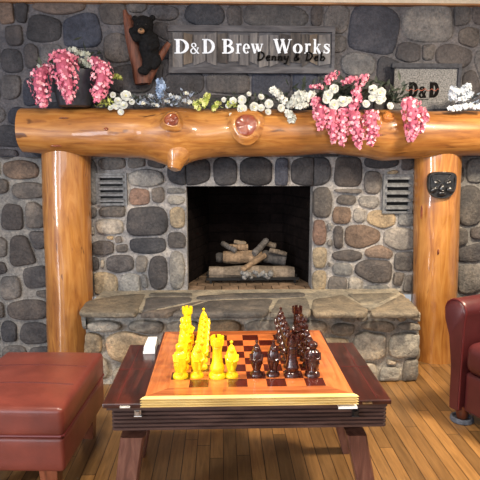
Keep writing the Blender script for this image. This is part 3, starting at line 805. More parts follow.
# brace
m = MB(); A = Vector((PY(140, 435, yl).x + .02, yl + .02, AP_B + .005)); B = A + Vector((.10, .02, -.14))
m.hexa([A + Vector((-.02, 0, 0)), A + Vector((.02, 0, 0)), A + Vector((.02, .03, 0)), A + Vector((-.02, .03, 0))][::1], [A + Vector((-.02, 0, .05)), A + Vector((.05, 0, .05)), A + Vector((.05, .03, .05)), A + Vector((-.02, .03, .05))]); m.build('corner_block', WALNUT_Z, tab, smooth=False)
for px, py, s in ((125, 404.5, 1), (367, 404, 1)):
    c = PY(px, py, TF - .001); m = MB(); m.box((c.x - .018, c.y - .003, TZ - .017), (c.x + .018, c.y + .001, TZ - .006)); m.tube([(c.x - .018, c.y - .005, TZ - .011), (c.x + .018, c.y - .005, TZ - .011)], .0035, 8); m.build('hinge', STEEL if px < 200 else BRASSD, tab, smooth=False)
for px, mt in ((138, STEEL), (355, BLACKM)):
    c = PY(px, 413, ay0 - .008); m = MB(); m.box((c.x - .012, c.y - .006, c.z - .013), (c.x + .012, c.y, c.z + .013)); m.box((c.x - .006, c.y - .014, c.z - .004), (c.x + .006, c.y - .005, c.z + .012)); m.tube([(c.x - .014, c.y - .008, c.z - .009), (c.x + .014, c.y - .008, c.z - .009)], .003, 8); m.build('latch', mt, tab, smooth=False)

# ------------------------------------------------------------------ chess board
brd = thing('chess_board', 'large wooden chess board with orange border and pale fluted edge', 'chess board', ((BX0 + BX1) / 2, (BF + BB) / 2, TZ))
q0, q1, q2, q3 = PZ(170, 386.7, BZ), PZ(328.7, 386.7, BZ), PZ(302, 335, BZ), PZ(180, 335, BZ)
S = ((q1.x - q0.x) + (q2.x - q3.x)) / 16
SX0 = (q0.x + q3.x) / 2 ; SX1 = (q1.x + q2.x) / 2
SX0, SX1 = (SX0 + SX1) / 2 - 4 * S, (SX0 + SX1) / 2 + 4 * S
SF, SB = (q0.y + q1.y) / 2, (q2.y + q3.y) / 2
SD = (SB - SF) / 8
z0, z1 = TZ + .001, BZ
for pts, mt in ((((BX0, BF), (BX1, BF), (SX1, SF), (SX0, SF)), FRAMEWOOD), (((BX1, BB), (BX0, BB), (SX0, SB), (SX1, SB)), FRAMEWOOD),
                (((BX0, BB), (BX0, BF), (SX0, SF), (SX0, SB)), FRAMEWOOD_Y), (((BX1, BF), (BX1, BB), (SX1, SB), (SX1, SF)), FRAMEWOOD_Y)):
    m = MB(); m.hexa([(*p, z0) for p in pts], [(*p, z1) for p in pts]); m.build('border', mt, brd, smooth=False)
m = MB(); m.col = srgb(120, 50, 24); m.box((SX0, SF, z0), (SX1, SB, z1 - .004))
for r in range(8):
    for c in range(8):
        m.col = srgb(198, 112, 60) if (r + c) % 2 == 0 else srgb(76, 28, 20)
        j = rnd.uniform(.88, 1.1); m.col = tuple(v * j for v in m.col)
        xa, ya = SX0 + c * S, SF + r * SD
        m.add([(xa, ya, z1 - .0005), (xa + S, ya, z1 - .0005), (xa + S, ya + SD, z1 - .0005), (xa, ya + SD, z1 - .0005)], [(0, 1, 2, 3)])
m.build('playing_field', SQUARES, brd, smooth=False)
# fluted pale edge, four sides
def edge(p, q, out):
    p, q, o = Vector(p), Vector(q), Vector(out); m = MB()
    zl = z0 + .005; prof = [(-.002, zl), (.012, zl + .002)]
    h = (z1 - zl) / 4
    for k in range(4):
        z = zl + k * h; prof += [(.012, z + h * .15), (.016, z + h * .4), (.016, z + h * .65), (.010, z + h * .95)]
    prof += [(.008, z1 + .0005), (-.002, z1 + .0005)]
    d = (q - p).normalized()
    m.rings([[p - d * (max(e, 0)) + o * e + Vector((0, 0, z)) for e, z in prof], [q + d * (max(e, 0)) + o * e + Vector((0, 0, z)) for e, z in prof]])
    m.build('edge_moulding', PALE, brd, smooth=False)
edge((BX0, BF, 0), (BX1, BF, 0), (0, -1, 0))
m = MB()
for x, s in ((BX0, -1), (BX1, 1)):
    m = MB(); m.box((min(x, x + s * .008), BF, z0), (max(x, x + s * .008), BB, z1 - .002)); m.build('side_edge', WALNUT, brd, smooth=False)
m = MB(); m.box((BX0, BB, z0), (BX1, BB + .008, z1 - .002)); m.build('side_edge', WALNUT, brd, smooth=False)

# ------------------------------------------------------------------ chess pieces
def pbase(m, r):
    m.lathe([(r, 0), (r, .006), (r * .94, .011), (r * .80, .014), (r * .84, .018), (r * .70, .024)], n=22)
def pawn_mb():
    m = MB(); r = .026
    m.lathe([(r, 0), (r * 1.0, .007), (r * .9, .013), (r * .62, .018), (r * .55, .024), (r * .66, .032), (r * .86, .050), (r * .90, .070), (r * .84, .085), (r * .72, .098), (r * .6, .104), (r * .46, .115), (r * .3, .122), (r * .16, .126), (r * .12, .130), (r * .24, .135), (r * .24, .139), (.001, .143)], n=22, sq=.92)
    # folded arms and hood rim
    for s in (-1, 1): m.tube([(s * .021, -.006, .088), (s * .019, -.018, .070), (s * .004, -.024, .066)], [.007, .0065, .005], 8)
    m.ball((0, -.012, .108), (.011, .009, .012), 10, 7)
    m.tube([(0, -.023, .060), (0, -.022, .034)], [.004, .006], 8)
    return m
def rook_mb():
    m = MB(); r = .034
    m.lathe([(r, 0), (r, .009), (r * .92, .016), (r * .72, .02), (r * .76, .026), (r * .86, .034), (r * .8, .044), (r * .62, .062), (r * .55, .09), (r * .52, .112), (r * .58, .12), (r * .54, .124), (r * .74, .13), (r * .78, .14), (r * .78, .150), (r * .6, .150), (r * .58, .143), (.001, .142)], n=24)
    for k in range(6):
        t = 2 * PI * k / 6 + .2; a, b = t - .33, t + .33; R1, R0 = r * .78, r * .56
        P = [(R0, a), (R1, a), (R1, t), (R1, b), (R0, b), (R0, t)]
        m.prism([(x * math.cos(w), x * math.sin(w)) for x, w in P], lambda p: (p[0], p[1], .146), lambda p: (p[0], p[1], .164))
    return m
def figure_mb(H, r, kind):
    m = MB(); k = H / .16
    m.lathe([(r, 0), (r, .008), (r * .92, .015), (r * .7, .02), (r * .66, .026), (r * .8, .034), (r * .9, .06 * k), (r * .84, .08 * k), (r * .88, .10 * k), (r * .78, .115 * k), (r * .45, .123 * k), (r * .42, .126 * k)], n=24, sq=.88)
    hz = .137 * k
    if kind != 'rookish': m.ball((0, 0, hz), (r * .5, r * .5, r * .58), 14, 9)
    for s in (-1, 1):
        m.tube([(s * r * .82, 0, .108 * k), (s * r * .9, -r * .45, .085 * k), (s * r * .1, -r * .86, .082 * k)], [r * .22, r * .2, r * .15], 10)
    m.tube([(0, -r * .84, .07 * k), (0, -r * .8, .03)], [r * .16, r * .24], 8)
    if kind in ('king', 'queen'):
        cr = r * (.62 if kind == 'king' else .56); n = 7
        m.lathe([(cr * .9, hz + r * .25), (cr, hz + r * .3), (cr * 1.05, hz + r * .6), (cr * .8, hz + r * .6), (cr * .75, hz + r * .4)], n=22)
        for i in range(n):
            t = 2 * PI * i / n; m.lathe([(cr * .2, hz + r * .55), (cr * .17, hz + r * .75), (.001, hz + r * .95)], (cr * .88 * math.cos(t), cr * .88 * math.sin(t), 0), 8)
        if kind == 'king':
            m.box((-.003, -.003, hz + r * .4), (.003, .003, hz + r * 1.35)); m.box((-.009, -.003, hz + r * 1.05), (.009, .003, hz + r * 1.2))
            m.tube([(r * .95, -r * .5, .095 * k), (r * .4, -r * .95, .112 * k), (-r * .7, -r * .75, .1 * k)], [r * .2, r * .22, r * .16], 10)
    elif kind == 'bishop':
        m.lathe([(r * .54, hz + r * .1), (r * .6, hz + r * .3), (r * .52, hz + r * .7), (r * .28, hz + r * 1.1), (r * .1, hz + r * 1.25), (.001, hz + r * 1.3)], n=20, sq=.8)
    elif kind == 'knight':
        m.lathe([(r * .56, hz - r * .1), (r * .62, hz + r * .1), (r * .56, hz + r * .42), (r * .3, hz + r * .62), (.001, hz + r * .68)], n=20)
        m.tube([(-r * .86, -r * .2, .062 * k), (0, -r * .92, .056 * k), (r * .86, -r * .2, .062 * k)], r * .12, 8)
        m.prism([(-r * .45, .06 * k), (0, .035 * k), (r * .45, .06 * k), (r * .45, .1 * k), (-r * .45, .1 * k)], lambda p: (p[0], -r * .7, p[1]), lambda p: (p[0], -r * .98, p[1]))
    return m
PROT = {}
def piece(kind, colr, file, row, label, dx=0, dy=0, rz=0, group=None, sc=1.0, wide=1.0):
    key = (kind, colr)
    x, y = SX0 + (file + .5) * S + dx, SF + (row - .5) * SD + dy
    if key not in PROT:
        m = {'pawn': pawn_mb, 'rook': rook_mb, 'bishop': lambda: figure_mb(.124, .032, 'bishop'), 'knight': lambda: figure_mb(.142, .031, 'knight'),
             'queen': lambda: figure_mb(.138, .036, 'queen'), 'king': lambda: figure_mb(.142, .038, 'king')}[kind]()
        o = m.build('chess_' + kind, YELLOW if colr == 'yellow' else DARKRES)
        PROT[key] = o
    else:
        o = PROT[key].copy(); COL.objects.link(o)
    o.location = (x, y, BZ); o.rotation_euler = (0, 0, rz); o.scale = (sc * wide, sc * wide, sc)
    tag(o, label, 'chess piece', group)
orda = ['nearest', 'second', 'third', 'fourth', 'fifth', 'sixth', 'farthest']
gy, gd = 'yellow chess pieces', 'dark brown chess pieces'
ykinds = ['knight', 'bishop', 'bishop', 'queen', 'king', 'knight', 'rook']
dkinds = ['knight', 'bishop', 'bishop', 'queen', 'king', 'bishop', 'rook']
for i in range(7):
    w = 'first' if i == 0 else ('last' if i == 6 else orda[i])
    piece(ykinds[i], 'yellow', 0, i + 2, f'yellow chess {ykinds[i]}, {w} from the near end of the outer yellow line', .0, -.012 if i == 0 else 0, PI / 2 if i else .3, gy, .95 if i < 2 else .90)
    piece('pawn', 'yellow', 1, i + 2, f'yellow chess pawn, {w} from the near end of the inner yellow line', -.01 if i == 0 else .002, -.008 if i == 0 else 0, .5, gy)
    piece(dkinds[i], 'dark', 7, i + 2, f'dark brown chess {dkinds[i]}, {w} from the near end of the outer dark line', 0, -.014 if i == 0 else 0, -.2 if i == 0 else -PI / 5, gd, .97 if i == 0 else .89, 1.12 if i == 4 else 1.0)
    if i: piece('pawn', 'dark', 6, i + 2, f'dark brown chess pawn, {orda[i - 1] if i < 6 else "last"} behind the dark rook in the inner dark line'.replace('nearest', 'first'), -.004, 0, -.5, gd)
piece('rook', 'yellow', 2, 2, 'yellow crenellated chess rook standing alone beside the two yellow lines', -.004, -.012, 0, gy, .97)
piece('pawn', 'yellow', 3, 2, 'lone yellow chess pawn right of the yellow rook', -.022, -.012, .1, gy)
piece('pawn', 'dark', 4, 2, 'dark brown chess pawn farthest left, closest to the yellow pawn', .002, -.006, -.1, gd)
piece('pawn', 'dark', 5, 2, 'dark brown chess pawn between another dark pawn and the dark rook', -.006, -.006, .1, gd)
piece('rook', 'dark', 6, 2, 'dark brown crenellated chess rook at the near end of the dark inner line', -.006, -.008, 0, gd, .93)

# card box and tag
c0 = PZ(148, 354, TZ); m = MB()
m.hexa([(c0.x - .02, c0.y, TZ + .001), (c0.x + .03, c0.y, TZ + .001), (c0.x + .03, c0.y + .11, TZ + .001), (c0.x - .02, c0.y + .11, TZ + .001)],
       [(c0.x - .018, c0.y + .004, TZ + .03), (c0.x + .03, c0.y + .004, TZ + .03), (c0.x + .03, c0.y + .11, TZ + .042), (c0.x - .012, c0.y + .11, TZ + .042)])
cbx = thing('card_box', 'small white card box on the left leaf beside the chess board', 'box', (c0.x, c0.y + .05, TZ))
m.build('box_body', WHITEC, cbx, smooth=False)
m = MB(); m.box((c0.x - .0215, c0.y - .002, TZ + .001), (c0.x + .031, c0.y, TZ + .014)); m.build('box_flap', WHITEC, cbx, smooth=False)
ta, tb = PY(338.5, 404.3, BF - .02), PY(357.5, 408.6, BF - .02); m = MB()
m.add([(ta.x, BF - .019, TZ + .002), (tb.x, BF - .019, TZ + .002), (tb.x, BF - .021, tb.z), (ta.x, BF - .021, tb.z), (ta.x, BF + .03, TZ + .0008), (tb.x, BF + .03, TZ + .0008)], [(0, 3, 2, 1), (0, 1, 5, 4)])
o = tag(m.build('paper_tag', WHITEC, origin=((ta.x + tb.x) / 2, BF, TZ), smooth=False), 'white paper tag tucked under the near right corner of the board', 'tag')
o.modifiers.new('s', 'SOLIDIFY').thickness = .0008

# ------------------------------------------------------------------ ottoman
OZ = .42
oy0, oy1 = 2.05, 2.67; ox1 = -.602; ox0 = -1.085
ot = thing('leather_ottoman', 'oxblood red leather ottoman on short wooden feet beside the table', 'ottoman', ((ox0 + ox1) / 2, (oy0 + oy1) / 2, 0))
m = MB(); m.rbox(((ox0 + ox1) / 2, (oy0 + oy1) / 2, (OZ + .298) / 2), (ox1 - ox0, oy1 - oy0, OZ - .298), .022, puff=.010)
cu = m.build('cushion', LEATHER, ot, merge=True)
m = MB()
for f in (.36, .68):
    y = oy0 + (oy1 - oy0) * f; pts = []
    for k in range(21):
        t = k / 20; x = ox0 + .006 + (ox1 - ox0 - .012) * t; hx = (ox1 - ox0) / 2; kx = 1 - ((x - (ox0 + ox1) / 2) / hx) ** 2; ky = 1 - ((f - .5) * 2) ** 2
        pts.append((x, y, OZ + .010 * kx * ky - .0035 - (.012 if k in (0, 20) else 0)))
    m.tube(pts, .0055, 8)
m.build('seam', SEAM, cu)
m = MB()
for z in (.304,):
    pp = [(ox0 + .01, oy0 + .004, z), (ox1 - .01, oy0 + .004, z), (ox1 - .004, oy0 + .01, z), (ox1 - .004, oy1 - .01, z), (ox1 - .01, oy1 - .004, z), (ox0 + .01, oy1 - .004, z), (ox0 + .004, oy1 - .01, z), (ox0 + .004, oy0 + .01, z), (ox0 + .01, oy0 + .004, z)]
    m.tube(pp, .006, 8)
m.build('piping', PIPING, cu)
m = MB(); m.rbox(((ox0 + ox1) / 2, (oy0 + oy1) / 2, (.297 + .150) / 2), (ox1 - ox0 - .006, oy1 - oy0 - .006, .146), .018)
m.build('base', LEATHER, ot, merge=True)
for x, y in ((ox1 - .075, oy0 + .055), (ox0 + .075, oy0 + .055), (ox1 - .075, oy1 - .055), (ox0 + .075, oy1 - .055)):
    m = MB(); m.hexa([(x - .026, y - .026, 0), (x + .026, y - .026, 0), (x + .026, y + .026, 0), (x - .026, y + .026, 0)], [(x - .038, y - .038, .175), (x + .038, y - .038, .175), (x + .038, y + .038, .175), (x - .038, y + .038, .175)])
    m.build('foot', FOOTWOOD, ot, smooth=False)
ot.rotation_euler.z = -.05

# ------------------------------------------------------------------ armchair (faces left toward the table)
fp = PZ(461, 418, 0)
ac = thing('leather_armchair', 'oxblood red leather armchair with rolled arm at the right edge', 'armchair', (fp.x - .085, fp.y + .02, 0), math.radians(-65))
AM = WM[ac.name]
def arm(xc):
    m = MB(); R = []
    prof = []
    # rolled arm cross-section (x across, z up), in chair space
    for x, z in ((-.012, .075), (-.018, .3), (-.042, .46), (-.074, .54)): prof.append((x, z))
    for k in range(13):
        t = PI * 1.08 - (PI * 1.16) * k / 12; prof.append((-.014 + .066 * math.cos(t), .594 + .062 * math.sin(t)))
    for x, z in ((.044, .52), (.042, .3), (.042, .075)): prof.append((x, z))
    for y, s in ((-.012, .93), (-.002, .985), (.012, 1), (.3, 1), (.6, 1), (.79, 1), (.8, .97)):
        R.append([AM @ Vector((xc + x * s, y, .39 + (z - .39) * (s if z > .39 else 1))) for x, z in prof])
    m.rings(R)
    o = m.build('arm', LEATHER2, ac, merge=True, angle=50)
    pm = MB(); pm.tube([AM @ Vector((xc + x * .985, -.004, .39 + (z - .39) * .985)) for x, z in prof], .0055, 6)
    pm.build('piping', PIPING, o)
arm(.055); arm(.755)
m = MB(); m.rbox((0, 0, 0), (.585, .70, .16), .05, puff=.03); m.v = [AM @ (v + Vector((.405, .335, .37))) for v in m.v]; m.build('seat_cushion', LEATHER2, ac, merge=True)
m = MB(); m.rbox((0, 0, 0), (.6, .76, .215), .02); m.v = [AM @ (v + Vector((.405, .395, .18))) for v in m.v]; m.build('base', LEATHER2, ac, merge=True)
m = MB(); m.rbox((0, 0, 0), (.72, .2, .56), .06); rot = Matrix.Rotation(math.radians(-10), 3, 'X'); m.v = [AM @ (rot @ v + Vector((.405, .78, .60))) for v in m.v]; m.build('backrest', LEATHER2, ac, merge=True)
for x, y in ((.075, .05), (.735, .05), (.075, .76), (.735, .76)):
    m = MB(); m.lathe([(.026, .016), (.030, .03), (.034, .06), (.04, .09)], n=14); m.v = [AM @ (v + Vector((x, y, 0))) for v in m.v]; m.build('foot', FOOTWOOD, ac)
    w = AM @ Vector((x, y, 0))
    if y < .1 and x < .1:
        m = MB(); m.lathe([(.056, 0), (.06, .006), (.058, .022), (.05, .026), (.044, .024), (.04, .014), (.001, .0135)], (w.x, w.y, 0), 26)
        tag(m.build('furniture_cup', CONCRETE, origin=(w.x, w.y, 0)), 'round grey furniture cup under the armchair front foot', 'furniture cup')

# ------------------------------------------------------------------ wooden name sign with painted letters
SY = WY - .04
sg = PY(251, 49, SY); sign = thing('wooden_sign', 'weathered plank sign with white serif lettering above the mantel', 'sign', (sg.x, WY - .03, PY(251, 72, SY).z))
sp_ = lambda px, py, Y=SY: PY(px, py, Y)
a, b = sp_(169, 70), sp_(333, 27)
m = MB(); m.box((a.x, SY + .006, a.z), (b.x, SY + .02, b.z)); m.build('backing', BARN_X, sign, smooth=False)
for (x0, y0_, x1, y1_) in ((168, 31.5, 334, 26.5), (169, 73, 333.5, 68)):
    A, B = sp_(x0, y0_), sp_(x1, y1_); m = MB()
    m.box((A.x, SY - .014, A.z), (B.x, SY + .02, B.z)); m.build('rail', BARN_X, sign, smooth=False)
A, B = sp_(331, 70), sp_(335, 27); m = MB(); m.box((A.x, SY - .012, A.z), (B.x, SY + .02, B.z)); m.build('rail', BARN_X, sign, smooth=False)
xs = [172, 183, 193, 206, 217, 228, 239, 249, 258, 269, 279, 290, 301, 309, 318, 331]
for i in range(len(xs) - 1):
    x0, x1 = xs[i] + .6, xs[i + 1] - .6
    s0, s1 = rnd.uniform(-1, 4), rnd.uniform(-1, 4)
    tl, trr = 32 + rnd.uniform(0, 4), 32 + rnd.uniform(0, 4); bl, br = 68 - rnd.uniform(0, 7), 68 - rnd.uniform(0, 7)
    if i == 0: tl = trr = 32.5; bl = br = 68
    yo = rnd.uniform(0, .004); m = MB(); poly = [(x0, bl), (x1, br), (x1, trr), (x0, tl)]
    m.prism(poly, lambda p: sp_(p[0], p[1], SY + .006), lambda p: sp_(p[0], p[1], SY - .003 - yo)); m.build('slat', (BARN, BARN_D, BARN, BARN_B)[rnd.randrange(4)] if i else BARN, sign, smooth=False)

def ribbon(m, pts, w, fn, d0, d1):
    """thick stroke through 2D points; w one width or a list."""
    n = len(pts); w = w if hasattr(w, '__len__') else [w] * n
    Lp, Rp = [], []
    for i in range(n):
        a, b = pts[max(0, i - 1)], pts[min(n - 1, i + 1)]
        if i in (0, n - 1) and pts[0] == pts[-1]: a, b = pts[-2], pts[1]
        dx, dy = b[0] - a[0], b[1] - a[1]; l = math.hypot(dx, dy) or 1
        nx, ny = -dy / l, dx / l
        Lp.append((pts[i][0] + nx * w[i] / 2, pts[i][1] + ny * w[i] / 2)); Rp.append((pts[i][0] - nx * w[i] / 2, pts[i][1] - ny * w[i] / 2))
    for i in range(n - 1):
        q = [Lp[i], Lp[i + 1], Rp[i + 1], Rp[i]]
        m.prism(q, lambda p: fn(p[0], p[1], d0), lambda p: fn(p[0], p[1], d1))
def arc(cx, cy, rx, ry, a0, a1, n=14):
    return [(cx + rx * math.cos(math.radians(a0 + (a1 - a0) * i / n)), cy + ry * math.sin(math.radians(a0 + (a1 - a0) * i / n))) for i in range(n + 1)]
def arcw(a0, a1, thin, thick, n=14):
    return [thin + (thick - thin) * abs(math.cos(math.radians(a0 + (a1 - a0) * i / n))) ** 1.2 for i in range(n + 1)]
# glyphs: unit height 1 (cap), baseline 0; each is a list of (points, widths)
def serif(x, y, w=.34, t=.07): return ([(x - w / 2, y), (x + w / 2, y)], t)
def g_D():
    return .82, [([(.2, 0), (.2, 1)], .2), serif(.16, .035, .3), serif(.16, .965, .3), (arc(.28, .5, .42, .465, -90, 90), arcw(-90, 90, .07, .2))]
def g_B():
    return .76, [([(.2, 0), (.2, 1)], .2), serif(.16, .035, .3), serif(.16, .965, .3), (arc(.3, .75, .28, .215, -90, 90), arcw(-90, 90, .07, .18)), (arc(.3, .275, .36, .245, -90, 90), arcw(-90, 90, .07, .2)), ([(.2, .52), (.36, .52)], .07)]
def g_amp():
    return .62, [(arc(.26, .57, .13, .13, -60, 250), arcw(-60, 250, .05, .1)), ([(.18, .48), (.34, .28), (.54, .02)], .1), (arc(.24, .17, .17, .17, 100, 330), arcw(100, 330, .05, .1)), ([(.39, .1), (.5, .26), (.54, .38)], .06), ([(.46, .39), (.6, .39)], .05), ([(.5, .02), (.62, .02)], .05)]
def g_r():
    return .5, [([(.18, 0), (.18, .68)], .17), serif(.18, .03, .36, .06), ([(.04, .65), (.18, .66)], .06), (arc(.36, .48, .13, .18, 165, 60), .09), ([(.38, .62), (.47, .6)], .14)]
def g_e():
    return .58, [(arc(.28, .34, .2, .31, 0, 320, 20), arcw(0, 320, .07, .17, 20)), ([(.1, .37), (.5, .37)], .06)]
def g_o():
    return .62, [(arc(.3, .34, .21, .31, 0, 360, 22), arcw(0, 360, .07, .18, 22))]
def g_w():
    return .86, [([(.08, .66), (.27, .02)], .16), ([(.27, .02), (.42, .62)], .07), ([(.4, .66), (.59, .02)], .16), ([(.59, .02), (.76, .64)], .07), serif(.1, .655, .24, .05), serif(.4, .655, .22, .05), serif(.75, .655, .2, .05)]
def g_W():
    return 1.22, [([(.12, 1), (.4, .02)], .2), ([(.4, .02), (.62, .95)], .08), ([(.57, 1), (.85, .02)], .2), ([(.85, .02), (1.1, .97)], .08), serif(.14, .965, .34, .06), serif(.6, .965, .3, .06), serif(1.1, .965, .26, .06)]
def g_k():
    return .68, [([(.16, 0), (.16, 1)], .17), serif(.16, .03, .32, .06), ([(.02, .97), (.16, .97)], .06), ([(.2, .3), (.5, .62)], .07), ([(.3, .4), (.56, .02)], .17), serif(.56, .03, .22, .06), serif(.5, .64, .26, .06)]
def g_s():
    return .5, [([(.4, .52), (.36, .62), (.24, .65), (.12, .6), (.1, .5), (.2, .4), (.34, .3), (.4, .18), (.34, .06), (.22, .03), (.1, .08), (.06, .2)], [.06, .07, .08, .11, .14, .17, .17, .14, .11, .08, .07, .06]), ([(.4, .46), (.4, .66)], .05), ([(.06, .02), (.06, .22)], .05)]
def put(parent, g, px0, px1, pyb, pyt, mt, Y, dep=.004, name='letter', bold=1.0):
    adv, strokes = g
    xs_ = [p[0] for pts, _ in strokes for p in pts]; x0, x1 = min(xs_) - .08, max(xs_) + .08
    A, B = PY(px0, pyb, Y), PY(px1, pyt, Y)
    sx = (B.x - A.x) / (x1 - x0); sz = B.z - A.z
    m = MB()
    for k, (pts, w) in enumerate(strokes):
        e = .0002 * k
        w2 = [v * bold for v in w] if hasattr(w, '__len__') else w * bold
        ribbon(m, pts, w2, lambda x, y, d: (A.x + (x - x0) * sx, Y - d, A.z + y * sz), 0, dep + e)
    return m.build(name, mt, parent, smooth=False)
LY = SY - .0068; CB, CT = 53.6, 39.2
XT = CT - 0
for g, a, b in ((g_D(), 173, 188.6), (g_D(), 201, 214.6), (g_B(), 220.8, 233.8), (g_r(), 234.6, 242.6), (g_e(), 242.8, 250.2), (g_w(), 249.8, 264.4),
                (g_W(), 271.8, 293), (g_o(), 292.8, 302.6), (g_r(), 303, 311.8), (g_k(), 311.8, 322.4), (g_s(), 322.6, 330.4)):
    put(sign, g, a, b, CB, CT, LETTERW, LY)
put(sign, g_amp(), 189.8, 200.4, CB, CB - 14.6, LETTERW, LY)
# handwriting strokes under it
SCR = {'D': [[(.12, 0), (.16, .5), (.14, .95)], [(.0, .9), (.3, .98), (.62, .8), (.7, .5), (.5, .15), (.12, .0)]],
       'e': [[(.08, .3), (.4, .36), (.38, .55), (.2, .55), (.08, .3), (.2, .04), (.48, .12)]],
       'n': [[(.06, .55), (.1, .02)], [(.1, .3), (.25, .52), (.38, .45), (.4, .02), (.52, .06)]],
       'y': [[(.06, .55), (.1, .2), (.28, .1), (.42, .3)], [(.45, .56), (.4, .1), (.28, -.35), (.05, -.3)]],
       '&': [[(.55, .05), (.2, .55), (.25, .85), (.42, .8), (.38, .6), (.1, .3), (.12, .06), (.35, .04), (.58, .35)]],
       'b': [[(.1, 1.0), (.12, .05), (.4, .05), (.5, .3), (.35, .5), (.12, .35)]]}
def script_word(parent, word, x, px_h, py_base, mt, Y, wd=.1, step=1.0):
    A = PY(x, py_base, Y); u = PY(x + px_h, py_base, Y).x - A.x; cx = A.x
    for ch in word:
        if ch == ' ': cx += u * .45 * step; continue
        m = MB()
        for k, pts in enumerate(SCR[ch]):
            ribbon(m, pts, wd, lambda px, py, d: (cx + (px * 1.15 + py * .12) * u, Y - d, A.z + py * u), 0, .0034 + .0002 * k)
        m.build('script_letter', mt, parent, smooth=False)
        cx += u * {'D': .98, '&': .9}.get(ch, .7) * step
script_word(sign, 'Denny & Deb', 256.8, 8.4, 60.6, LETTERB, LY - .0042, .19, 1.03)

# ------------------------------------------------------------------ granite plaque leaning on the wall
PYY = WY - .075
pl = thing('framed_plaque', 'framed grey granite plaque with black block lettering on the mantel', 'plaque', (PY(426, 110, PYY).x, PYY, PY(426, 110, PYY).z))
def prect(x0, x1, y0, y1, ya, yb, mt, name, par):
    A, B = PY(x0, y1, PYY), PY(x1, y0, PYY); m = MB(); m.box((A.x, ya, A.z), (B.x, yb, B.z)); return m.build(name, mt, par, smooth=False)
prect(393, 459, 67, 110.5, PYY, PYY + .012, GRANITE, 'panel', pl)
prect(391.5, 461, 64, 68, PYY - .02, PYY + .02, FRAMEGREY, 'frame_rail', pl)
prect(391.5, 461, 109, 112.5, PYY - .012, PYY + .02, FRAMEGREY, 'frame_rail', pl)
prect(391.5, 393.6, 64, 112.5, PYY - .018, PYY + .02, FRAMEGREY, 'frame_rail', pl)
prect(455, 461, 64, 112.5, PYY - .018, PYY + .02, FRAMEGREY, 'frame_rail', pl)
gD2 = (.7, [([(.17, 0), (.17, 1)], .28), ([(.03, .1), (.36, .1)], .2), ([(.03, .9), (.36, .9)], .2), (arc(.34, .5, .24, .4, -90, 90), arcw(-90, 90, .2, .26))])
put(pl, gD2, 407.4, 417.6, 97.6, 82.2, LETTERB, PYY, .003)
put(pl, gD2, 428, 438.6, 97.6, 82.2, LETTERB, PYY, .003)
put(pl, g_amp(), 418.4, 427.6, 97.4, 82.6, LETTERB, PYY, .003, 'letter', 1.9)
m = MB(); rr2 = random.Random(3)
A = PY(403, 90, PYY); sc = PY(413, 90, PYY).x - A.x
pts = [(i * .18, .12 * math.sin(i * 1.7) + rr2.uniform(-.04, .04)) for i in range(21)]
ribbon(m, pts, .04, lambda x, y, d: (A.x + x * sc, PYY - d, A.z + y * sc), 0, .0042); m.build('red_script', REDPAINT, pl, smooth=False)
m = MB(); A = PY(417, 99.6, PYY)
for i in range(9): ribbon(m, [(i * .13, 0), (i * .13 + .08, .02)], .07, lambda x, y, d: (A.x + x * sc, PYY - d, A.z + y * sc), 0, .003)
m.build('small_print', LETTERB, pl, smooth=False)

# ------------------------------------------------------------------ black animal face on the right post
pa = PY(436.2, 190, PYC); PAX = Vector((pa.x, PYC, 0)); u = .0062
dr = ray(441.5, 185.5); dr = dr / dr.y
bb = Vector((dr.x, 1)); oo = Vector((CAM.x - PAX.x, CAM.y - PAX.y))
qa, qb, qc = bb.dot(bb), 2 * oo.dot(bb), oo.dot(oo) - .146 ** 2
tt = (-qb - math.sqrt(qb * qb - 4 * qa * qc)) / (2 * qa)
fc = CAM + dr * tt
fn = (Vector((fc.x, fc.y, 0)) - PAX).normalized(); ftn = Vector((-fn.y, fn.x, 0))
face = thing('animal_face_plaque', 'black cast animal face plaque fixed on the right log post', 'plaque', (fc.x, fc.y, fc.z - .09))
FM = Matrix((ftn, -fn, Vector((0, 0, 1)))).transposed()
ff_ = lambda x, y, d: fc + ftn * (x * u) + fn * d + Vector((0, 0, y * u))
outl = [(-14, 11), (-11, 13.4), (-4, 14), (4, 14), (11, 13.4), (14, 11), (14, 0), (13, -6), (8.5, -12), (2, -13.4), (-2, -13.4), (-8.5, -12), (-13, -6), (-14, 0)]
outl = smooth_poly(resample(outl, 44), 2)
m = MB(); R = []
for s, d in ((1, -.030), (1.0, .014), (.95, .022), (.86, .022), (.8, .016), (.5, .018), (.1, .02)): R.append([ff_(p[0] * s, p[1] * s, d) for p in outl])
m.rings(R); m.build('face_plate', BLACKGLOSS, face)
for s in (-1, 1):
    m = MB(); m.prism([(s * 4, 6), (s * 9.5, 4.6), (s * 11.6, 10.8), (s * 9, 12)][::s], lambda p: ff_(p[0], p[1], .01), lambda p: ff_(p[0] * .97, p[1] * .97, .036)); m.build('ear', BLACKGLOSS, face, smooth=False)
    m = MB(); c = Vector(ff_(s * 6, 3.2, .024)); m.ball(c, (.015, .008, .008), 12, 8, FM @ Matrix.Rotation(-s * .35, 3, 'Y')); e = m.build('eye', STEEL, face)
    m = MB(); m.ball(c + fn * .006, (.006, .004, .006), 10, 7, FM); m.build('pupil', EYEM, e)
    m = MB(); c = Vector(ff_(s * 8, -4.2, .022)); m.ball(c, (.028, .014, .018), 12, 8, FM @ Matrix.Rotation(s * .5, 3, 'Y')); m.build('cheek', BLACKGLOSS, face)
    m = MB(); m.tube([ff_(s * 2, 3.6, .03), ff_(s * 6, 6.4, .03), ff_(s * 10.5, 6, .025)], [.005, .007, .004], 8); m.build('brow', BLACKGLOSS, face)
m = MB(); m.ball(ff_(0, -3, .024), (.022, .018, .03), 14, 9, FM); m.ball(ff_(0, -7.4, .024), (.026, .018, .016), 14, 9, FM); mz = m.build('muzzle', BLACKGLOSS, face)
